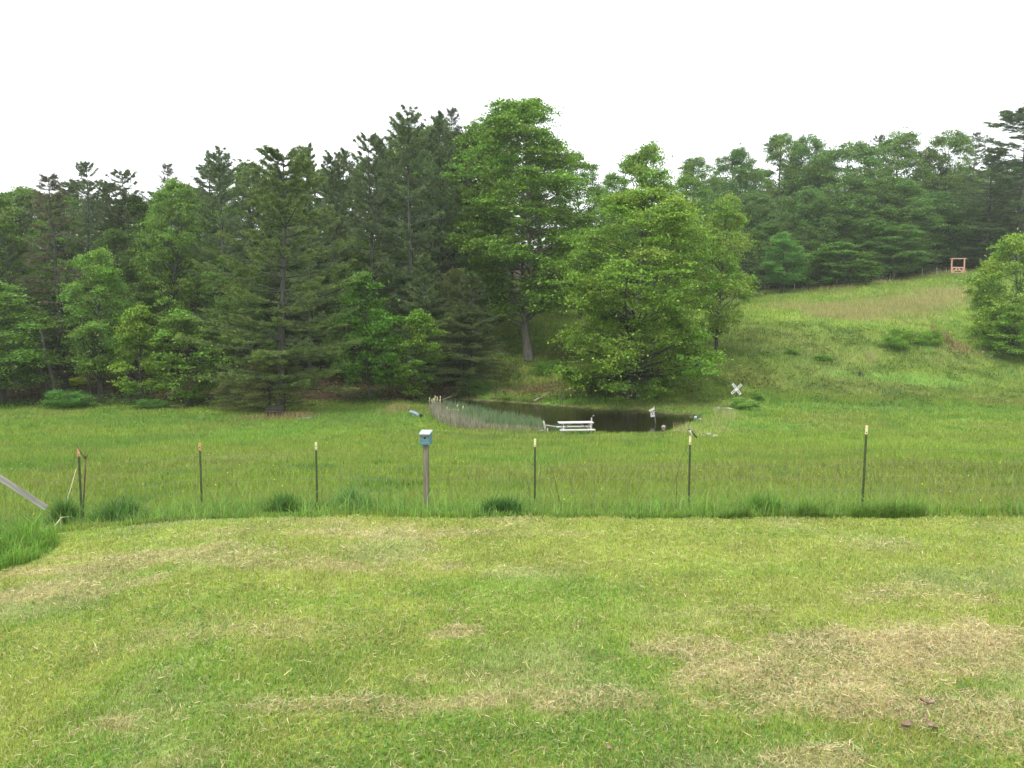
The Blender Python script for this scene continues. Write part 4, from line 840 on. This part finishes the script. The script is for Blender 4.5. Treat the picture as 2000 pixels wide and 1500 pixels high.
for i, v in enumerate(vs):
    axis = .112 - max(v.x + .012, 0) * 1.12 if v.x > -.03 else .112
    white = v.z < axis - .004 and v.x < .075 and abs(v.y) < .022 and v.x > -.036 or (v.x < .01 and v.z < .108 and v.x > -.03)
    ca.data[i].color = (.62, .60, .55, 1) if white else (.025, .030, .035, 1)
m, t, b_ = new_mat('plumage'); at = nd(t, 'ShaderNodeAttribute', attribute_name='tint'); t.links.new(at.outputs['Color'], b_.inputs['Base Color']); b_.inputs['Roughness'].default_value = .6; me.materials.append(m)
me.polygons.foreach_set('use_smooth', [True] * len(me.polygons)); link('body', me, bird)
e = MB()
for s in (-1, 1): e.blob((-.030, s * .0145, .118), (.003, .002, .003), 1, 6, 4, 0)
e.build('eyes', M['dark'], bird)

# ------------------------------------------------------------------ birdhouse
y = 13.25; base = gd(832, y); pt = ray(832, 866, y); bh = thing('birdhouse', 'weathered turquoise birdhouse nailed on a square wooden post by the fence', 'birdhouse', (pt.x, y, base.z), R(-8))
hp = pt.z - base.z
b = MB(); b.box((0, 0, hp / 2 - .15), (.078, .078, hp + .3)); b.build('post', M['post_wood'], bh, bevel=.004)
b = MB(); D_ = .17; W_ = .158; z0 = hp - .005; hb = .155
b.box((-W_ / 2 + .009, 0, z0 + hb / 2 + .012), (.018, D_, hb)); b.box((W_ / 2 - .009, 0, z0 + hb / 2 + .012), (.018, D_, hb)); b.box((0, D_ / 2 - .012, z0 + hb / 2 + .012), (W_ - .04, .018, hb))
b.box((0, 0, z0 + .002), (W_ - .002, D_ + .012, .02)); body = b.build('box', M['blue_paint'], bh, bevel=.002)
# front with a real round hole
b = MB(); n = 20; fx, fz = W_ / 2 - .019, hb / 2 - .004; hr = .019; hz = .012; vs = []
for yy in (-D_ / 2 + .004, -D_ / 2 + .020):
    vs += [(hr * math.cos(2 * math.pi * k / n), yy, hz + hr * math.sin(2 * math.pi * k / n)) for k in range(n)]
    for k in range(n):
        a = 2 * math.pi * k / n; c, s = math.cos(a), math.sin(a); m_ = min(fx / max(abs(c), 1e-6), fz / max(abs(s), 1e-6)); vs.append((c * m_, yy, s * m_))
vs = [(p[0], p[1], p[2] + z0 + hb / 2 + .012) for p in vs]; fs = []
for k in range(n):
    j = (k + 1) % n; fs += [(k, j, n + j, n + k), (2 * n + k, 3 * n + k, 3 * n + j, 2 * n + j), (k, 2 * n + k, 2 * n + j, j), (n + k, n + j, 3 * n + j, 3 * n + k)]
b.add(vs, fs); fr = b.build('front', M['blue_paint'], bh)
b = MB(); n = 24; cz = z0 + hb / 2 + .012 + hz; vs = [((.020 if q == 0 else .029) * math.cos(2 * math.pi * k / n), -D_ / 2 + .0015, cz + (.020 if q == 0 else .029) * math.sin(2 * math.pi * k / n)) for q in (0, 1) for k in range(n)]
b.add(vs, [(k, (k + 1) % n, n + (k + 1) % n, n + k) for k in range(n)]); b.build('worn_ring', M['bare'], fr)
b = MB(); b.box((0, -D_ / 2 - .002, z0 + .018), (W_ - .006, .016, .034)); b.build('bottom_strip', M['blue_paint'], bh, bevel=.002)
b = MB(); b.box((0, 0, 0), (W_ + .016, D_ + .045, .018), rot=(R(9), 0, 0)); b.build('roof', M['white_roof'], bh, bevel=.003, loc=(0, -.008, z0 + hb + .028))
b = MB(); b.box((0, -D_ / 2 - .018, z0 + hb + .006), (W_ - .01, .012, .022)); b.build('roof_trim', M['grey_wood'], bh, bevel=.002)

# ------------------------------------------------------------------ leaning board and sticks at the left
A = ray(-70, 888, 11.9); B = ray(90, 992, 12.6); pl = thing('weathered_board', 'weathered grey board sloping down into the grass at the left edge', 'board', B)
dv = A - B; L = dv.length; b = MB(); b.box((L / 2, 0, 0), (L, .035, .085)); o = b.build('board', M['grey_wood'], None, bevel=.004)
o.parent = pl; o.rotation_mode = 'QUATERNION'; o.rotation_quaternion = dv.to_track_quat('X', 'Z')
x0, y0, zt, g0 = tops[0]
fs_ = thing('forked_stick', 'dark forked stick propped upright beside the leftmost fence post', 'stick', (0, 0, 0)); Pb = gd(160, 13.55); fs_.location = Pb
def rel(u, v, yy): return ray(u, v, yy) - Pb
b = MB(); b.tube([(0, 0, -.05), rel(164, 960, 13.55), rel(166, 925, 13.55), rel(167, 896, 13.55)], [.014, .013, .012, .011], 6)
b.tube([rel(167, 896, 13.55), rel(159, 886, 13.5), rel(150, 870, 13.5), rel(148, 865, 13.5)], [.011, .009, .007, .004], 6)
b.tube([rel(167, 896, 13.55), rel(172, 887, 13.55)], [.009, .004], 6); b.tube([rel(167, 896, 13.55), rel(166, 884, 13.55)], [.008, .004], 6)
b.build('stick', M['stick_dark'], fs_, smooth=True)
def stick(pts, r, mat, name, label):
    o = Vector(pts[0]); b = MB(); n = len(pts); b.tube([Vector(p) - o for p in pts], [r * (1 - .6 * i / (n - 1)) for i in range(n)], 6); ob = b.build(name, M[mat], None, smooth=True); ob.location = o; tag(ob, label, 'stick'); return ob
stick([gd(127, 13.3), ray(133, 970, 13.35), ray(140, 948, 13.4), ray(149, 915, 13.5)], .011, 'stick_pale', 'pale_stalk', 'pale bent stalk leaning against the leftmost fence post')
p = gd(102, 12.3); q = gd(140, 12.9); stick([p + Vector((0, 0, .05)), (p + q) / 2 + Vector((0, 0, .22)), q + Vector((0, 0, .22))], .013, 'stick_pale', 'fallen_stick', 'pale stick lying low in the grass right of the sloping board')
# a thin bent wild stalk right of the middle posts
stick([gd(1098, 13.6), ray(1085, 940, 13.6), ray(1075, 910, 13.6), ray(1063, 893, 13.6)], .006, 'stick_dark', 'bent_stalk', 'thin bent weed stalk right of the middle fence post')
stick([gd(1320, 13.0), ray(1322, 930, 13.0), ray(1330, 898, 13.0), ray(1343, 872, 13.0)], .006, 'stick_dark', 'bent_stalk', 'thin bent weed stalk left of the post with the bird')

# ------------------------------------------------------------------ picnic table
p = gd(1124, 54.2); tb = thing('picnic_table', 'weathered white wooden picnic table at the near shore of the pond', 'picnic table', (p.x, p.y, p.z + .02), R(6))
L = 2.25
b = MB()
for k in range(5): b.box((0, -.30 + k * .15, .72), (L, .138, .045))
b.build('table_top', M['white_wood'], tb, bevel=.006)
for s in (-1, 1):
    b = MB()
    for k in range(2): b.box((0, s * (.62 + k * .145), .33), (L, .135, .07))
    b.build('bench', M['white_wood'], tb, bevel=.006)
b = MB()
for x in (-L / 2 + .25, L / 2 - .25):
    b.box((x, 0, .675), (.045, .70, .045)); b.box((x, 0, .295), (.045, 1.6, .045))
b.build('frame', M['white_wood'], tb)
for x in (-L / 2 + .25, L / 2 - .25):
    for s in (-1, 1):
        b = MB(); b.box((x + .048, s * .36, .33), (.045, .07, .74), rot=(s * R(22), 0, 0)); b.build('leg', M['white_wood'], tb)
b = MB()
for s in (-1, 1): b.tube([(s * (L / 2 - .27), 0, .31), (s * .25, 0, .67)], .03, 4)
b.build('brace', M['white_wood'], tb)
# grey post with small ball float
p = gd(1155, 56.3); zt = ray(1155, 816, p.y).z
po = thing('grey_post', 'tall thin grey post behind the right end of the picnic table', 'post', p); b = MB(); b.tube([(0, 0, -.4), (.01, 0, (zt - p.z) * .5), (0, 0, zt - p.z)], [.05, .048, .045], 8); b.build('shaft', M['grey_wood'], po, smooth=True)
b = MB(); b.blob((.13, 0, zt - p.z + .14), (.05, .05, .04), 3, rough=.1); b.tube([(0, 0, zt - p.z - .02), (.09, 0, zt - p.z + .1)], .008, 5); b.build('knob', M['grey_wood'], po, smooth=True)
# short fence remnant
p = gd(1064, 54.6); rf_ = thing('rail_fence', 'old split rail fence remnant left of the picnic table', 'fence', p)
zt = ray(1062, 822, p.y).z - p.z; b = MB(); b.tube([(-.08, 0, zt), (0, 0, zt * .6), (.05, 0, -.2)], [.05, .075, .075], 7); b.build('post', M['grey_wood'], rf_, smooth=True)
b = MB(); b.tube([(.17, -.1, zt * .45), (.19, -.1, -.2)], .045, 6); b.build('post', M['grey_wood'], rf_, smooth=True)
b = MB(); q = ray(1105, 838, p.y + .5) - p; b.tube([(0, .05, zt * .68), q * .5 + Vector((0, 0, zt * .36)), q], [.04, .04, .035], 6); b.build('rail', M['grey_wood'], rf_, smooth=True)
b = MB(); q = gd(1045, 54.4) - p; b.tube([(0, 0, zt * .3), q + Vector((0, 0, .05))], [.035, .02], 6); b.build('rail', M['grey_wood'], rf_, smooth=True)

# ------------------------------------------------------------------ nest box on leaning pole in the pond
x, y = on_level(1280, 826, WATER); nb = thing('nest_box', 'tilted grey wooden nest box on a leaning pole standing in the pond', 'nest box', (x, y, WATER), 0, rot=(0, R(-6), 0))
hp = 1.28; b = MB(); b.tube([(0, 0, -.7), (0, 0, hp * .6), (0, 0, hp)], [.035, .032, .028], 7); b.build('pole', M['grey_wood'], nb, smooth=True)
b = MB(); b.box((-.17, -.02, .72), (.28, .24, .50)); bx_ = b.build('box', M['grey_wood'], nb, bevel=.006)
b = MB(); b.box((-.17, -.15, .56), (.29, .012, .06)); b.box((-.17, -.15, .74), (.24, .012, .10)); b.box((-.17, -.15, .90), (.29, .012, .04)); b.build('front_slats', M['sign_white'], bx_)
b = MB(); n = 12; b.add([(-.17 + .045 * math.cos(k * 6.283 / n), -.158, .74 + .04 * math.sin(k * 6.283 / n)) for k in range(n)], [tuple(range(n))]); b.build('hole_shade_disc', M['dark'], bx_)  # flat black disc paints the shade of an opening; the box is closed
b = MB(); b.box((-.19, -.04, 1.0), (.40, .36, .03), rot=(R(14), R(-24), 0)); b.build('roof', M['grey_wood'], nb, bevel=.004)

# ------------------------------------------------------------------ railroad crossing sign
p = gd(1438, 72.5); c = ray(1438, 760, p.y); sg = thing('crossing_sign', 'white X shaped railroad crossing sign standing at the foot of the hill', 'sign', p, 0)
hc = c.z - p.z; b = MB(); b.tube([(0, .06, -.2), (0, .06, hc + .1)], .035, 8); b.build('post', M['stick_dark'], sg)
def board(ang, words, yoff, wl):
    bb = MB(); bb.box((0, 0, 0), (1.14, .02, .215)); o = bb.build('sign_board', M['sign_white'], sg, bevel=.012); o.location = (0, yoff, hc); o.rotation_euler = (0, ang, 0)
    for wd_, px in words:
        cu = bpy.data.curves.new('txt', 'FONT'); cu.body = wd_; cu.size = .19; cu.align_x = 'CENTER'; cu.align_y = 'CENTER'; cu.extrude = .002; cu.offset = .004
        to = bpy.data.objects.new('lettering', cu); COL.objects.link(to); bpy.context.view_layer.update()
        me = bpy.data.meshes.new_from_object(to.evaluated_get(bpy.context.evaluated_depsgraph_get())); bpy.data.objects.remove(to)
        me.materials.clear(); me.materials.append(M['sign_black']); q = link('lettering', me, o); q.rotation_euler = (R(90), 0, 0); q.location = (px, -.0125, 0); q.scale = (wl, 1, 1)
board(R(52), [('CROS', -.30), ('SING', .30)], 0, .82)
board(R(-43), [('RAIL', -.32), ('ROAD', .32)], .025, .78)

# ------------------------------------------------------------------ ridge gate and far fence
p = gd(1870, 140.5); gt = thing('garden_gate', 'orange stained timber gate frame on the ridge at the right', 'gate', p, R(0))
hg = ray(1870, 506, p.y).z - p.z; wg = 24.5 / F * p.y
for s in (-1, 1): b = MB(); b.box((s * wg / 2, 0, hg / 2 - .2), (.19, .19, hg + .4)); b.build('gate_post', M['cedar'], gt, bevel=.01)
b = MB(); b.box((0, 0, hg + .06), (wg + .62, .24, .14), rot=(0, R(-.6), 0)); b.build('beam', M['cedar'], gt, bevel=.01)
b = MB(); z1 = hg * .44; iw = wg - .22
b.box((0, 0, z1), (iw, .06, .19)); b.box((0, 0, .24), (iw, .06, .19))
for s in (-1, 1): b.box((s * (iw / 2 - .08), 0, (z1 + .24) / 2), (.15, .05, z1 - .24 - .19))
dl = math.hypot(iw / 2 - .2, z1 - .4)
for s in (-1, 1): b.box((s * iw / 4, .0, (z1 + .24) / 2), (dl * 1.02, .045, .17), rot=(0, s * math.atan2(z1 - .4, iw / 2 - .2), 0))
b.box((0, -.01, (z1 + .24) / 2), (iw * .55, .04, .16)); b.build('gate_leaf', M['cedar'], gt)
ff = thing('ridge_fence', 'thin dark wire fence running along the ridge to the timber gate', 'fence', gd(1640, 136)); o0 = Vector(ff.location)
line = []
for u in np.linspace(1440, 1857, 16):
    yy = float(np.interp(u, [1440, 1600, 1730, 1857], [127, 133, 138, 140.5])); q = gd(u, yy); line.append(q)
    b = MB(); b.tube([q - o0 - Vector((0, 0, .2)), q - o0 + Vector((rf.uniform(-.04, .04), 0, 1.35))], .05, 6); b.build('post', M['grey_wood'] if rf.random() < .4 else M['bark'], ff)
b = MB()
for h_ in (.35, .8, 1.25): b.tube([q - o0 + Vector((0, 0, h_)) for q in line], .013, 4)
b.build('wires', M['wire'], ff)

# ------------------------------------------------------------------ bench, boards, rocks, bucket, stump, logs
p = gp(537, 815); bn = thing('dark_bench', 'low dark wooden bench left of the white pine trunk', 'bench', (p.x, p.y, p.z), R(4)); b = MB(); hb = .42
for k in range(3): b.box((0, -.16 + .16 * k, hb), (1.3, .14, .05))
b.build('seat', M['dark_wood'], bn, bevel=.006)
b = MB()
for k in range(2): b.box((0, .26 + k * .02, hb + .14 + k * .15), (1.3, .04, .13))
b.build('backrest', M['dark_wood'], bn, bevel=.006)
for s in (-1, 1): b = MB(); b.box((s * .52, 0, hb / 2 - .05), (.09, .40, hb)); b.box((s * .52, .24, hb * .5 + .15), (.07, .05, hb + .45)); b.build('leg', M['dark_wood'], bn)
p = gp(600, 818); b = MB(); b.box((0, 0, .06), (.75, .22, .04), rot=(0, R(-6), R(8))); b.box((-.5, .02, .02), (.5, .1, .03), rot=(0, R(-3), R(4))); o = b.build('loose_board', M['white_wood'], None, loc=p); tag(o, 'pale loose board lying in the grass right of the white pine', 'board')
p = gp(811, 815); wb = thing('upturned_cart', 'small blue grey upturned garden cart in the grass left of the reeds', 'cart', p, R(-15))
b = MB(); vs = []; 
for (x_, z_, hw) in [(-.42, .46, .16), (-.15, .40, .22), (.08, .32, .24), (.26, .16, .22), (.32, .0, .2)]: vs += [(x_, -hw, z_), (x_, hw, z_), (x_, hw, z_ - .10), (x_, -hw, z_ - .10)]
fs = [(i * 4 + k, i * 4 + (k + 1) % 4, i * 4 + 4 + (k + 1) % 4, i * 4 + 4 + k) for i in range(4) for k in range(4)] + [(0, 1, 2, 3), (19, 18, 17, 16)]
b.add(vs, fs); b.box((0, -.12, .12), (.28, .10, .26)); b.build('tray', M['bluegrey'], wb, bevel=.01)
b = MB(); b.tube([(-.42, 0, .47), (-.52, 0, .5)], .03, 6); b.tube([(-.2, -.2, .36), (.15, -.2, .10), (.62, -.15, .06)], .018, 6); b.tube([(-.2, .2, .36), (.15, .2, .10), (.62, .15, .06)], .018, 6); b.build('handles', M['dark_wood'], wb)
b = MB(); b.tube([(.44, -.05, .10), (.44, .05, .10)], .12, 12); b.build('wheel', M['dark'], wb)
rr = random.Random(5)
def rock(u, v, wpx, hpx, label, kind='rock', seed=0, group=None, dz=0):
    p = gp(u, v); k = p.y / F; b = MB(); b.blob((0, 0, hpx * k * .3), (wpx * k / 2, wpx * k * .35, hpx * k * .75), seed, 9, 6, .22); o = b.build(kind, M['stone'], None, smooth=False, loc=(p.x, p.y, p.z + dz)); tag(o, label, 'rock', group); return o
RG = 'rocks round the pond'
rock(1371, 855, 16, 6, 'leftmost rock of the small pile right of the bird post', seed=1, group=RG); rock(1384, 853, 12, 7, 'bright middle rock of the small pile right of the bird post', seed=2, group=RG); rock(1397, 855, 14, 6, 'rightmost rock of the small pile right of the bird post', seed=3, group=RG)
rock(1340, 824, 12, 6, 'rock at the shore left of the aqua bucket', seed=4, group=RG); rock(1350, 821, 10, 5, 'small rock touching the shore just below the aqua bucket', seed=5, group=RG); rock(1367, 821, 9, 4, 'flat rock at the shore right of the aqua bucket', seed=6, group=RG)
rock(1403, 801, 9, 6, 'small rock left of the grey slab by the pond tip', seed=7, group=RG); rock(1420, 800, 26, 4, 'flat grey slab at the right tip of the pond', seed=8, group=RG)
x, y = on_level(1296, 835, WATER); b = MB(); b.blob((0, 0, .05), (.17, .13, .13), 9, 10, 6, .12); o = b.build('rock', M['stone'], None, loc=(x, y, WATER)); tag(o, 'single round rock poking out of the pond water', 'rock', RG)
for u, v, l in [(1920, 690, 'pale stone at the left of two on the worn track'), (1936, 698, 'pale stone at the right of two on the worn track')]: rock(u, v, 6, 4, l, seed=u, group='stones on the worn track')
p = gp(1358, 820); bk = thing('bucket', 'pale aqua plastic bucket lying on the far right shore of the pond', 'bucket', (p.x, p.y, p.z + .1), R(20)); b = MB()
bk.scale = (.62, .62, .62)
b.tube([(-.15, 0, .06), (-.14, 0, .06), (.14, 0, .08), (.15, 0, .08)], [.09, .11, .135, .14], 12); b.build('pail', M['aqua'], bk, smooth=True); b = MB(); b.tube([(.15, -.14, .08), (.24, 0, .0), (.15, .14, .08)], .006, 5); b.build('handle', M['wire'], bk)
p = gp(1679, 736); b = MB(); b.tube([(0, 0, -.2), (0, 0, .1), (.02, 0, .34), (.05, 0, .46)], [.20, .15, .13, .10], 9); o = b.build('stump', M['dark_wood'], None, smooth=False, loc=p); tag(o, 'small black stump on the hillside', 'stump')
def log(u1, v1, u2, v2, r, lb, lift=.1, y=None):
    A = gp(u1, v1); B = gd(u2, A.y + .6); B.z = ray(u2, v2, B.y).z; o = Vector(A); b = MB(); d = B - A
    b.tube([Vector((0, 0, lift)), d * .5 + Vector((0, 0, lift + .05)), d + Vector((0, 0, lift))], [r, r * .85, r * .5], 7); b.tube([d * .6 + Vector((0, 0, lift)), d * .75 + Vector((0, -.2, lift + .35))], [r * .4, r * .15], 5)
    ob = b.build('fallen_log', M['fallen'], None, smooth=True, loc=o); tag(ob, lb, 'log', 'fallen logs')
log(864, 783, 893, 773, .07, 'straight pale log slanting up behind the cattails', .05); log(1043, 786, 1060, 778, .10, 'curved pale driftwood on the far shore of the pond'); log(395, 790, 450, 772, .06, 'thin fallen branch under the hemlock left of the white pine')
log(328, 797, 368, 793, .06, 'pale thin log lying at the wood edge right of the low bush'); log(405, 776, 455, 786, .05, 'second fallen branch crossing under the same hemlock')
# dead leaves on the lawn
for u, v, lb in [(1770, 1424, 'curled brown dead leaf, leftmost of the group at the lower right'), (1820, 1427, 'curled brown dead leaf, rightmost of the group at the lower right'), (1806, 1411, 'smallest pale dead leaf of the group at the lower right'), (1812, 1380, 'grey dead leaf above the group at the lower right'), (1190, 1471, 'pink brown bit of dead leaf near the bottom edge')]:
    yy = -CAMZ / tanv(v); p = gd(u, yy); s = 1 if 'smallest' not in lb and 'bit' not in lb else .6; b = MB(); n = 9; vs = []
    for i in range(n):
        for j in range(5): a = (i / (n - 1) - .5) * 2; c_ = (j / 4 - .5) * 2; wv = (1 - a * a) * .55 + .05; vs.append((a * .055 * s, c_ * wv * .05 * s, .03 + s * (.018 * abs(c_) ** 1.5 + .012 * a * a + rr.uniform(-.003, .003))))
    b.add(vs, [(i * 5 + j, i * 5 + j + 1, i * 5 + j + 6, i * 5 + j + 5) for i in range(n - 1) for j in range(4)]); o = b.build('dead_leaf', M['dead_leaf'], None, smooth=True, loc=p); o.rotation_euler = (0, 0, rr.uniform(0, 6)); tag(o, lb, 'leaf', 'dead leaves on the lawn')

# ------------------------------------------------------------------ haze in the valley air
b = MB(); b.box((0, 160, 22), (900, 400, 62)); hz = b.build('haze', M['dark'], None); hz.data.materials.clear(); tag(hz, kind='stuff')
m = bpy.data.materials.new('haze'); m.use_nodes = True; t = m.node_tree; t.nodes.clear(); o_ = t.nodes.new('ShaderNodeOutputMaterial'); pv = t.nodes.new('ShaderNodeVolumePrincipled')
pv.inputs['Color'].default_value = (.93, .96, 1, 1); pv.inputs['Density'].default_value = .00025; pv.inputs['Anisotropy'].default_value = .3
t.links.new(pv.outputs[0], o_.inputs['Volume']); hz.data.materials.append(m)
SC.cycles.volume_bounces = 1
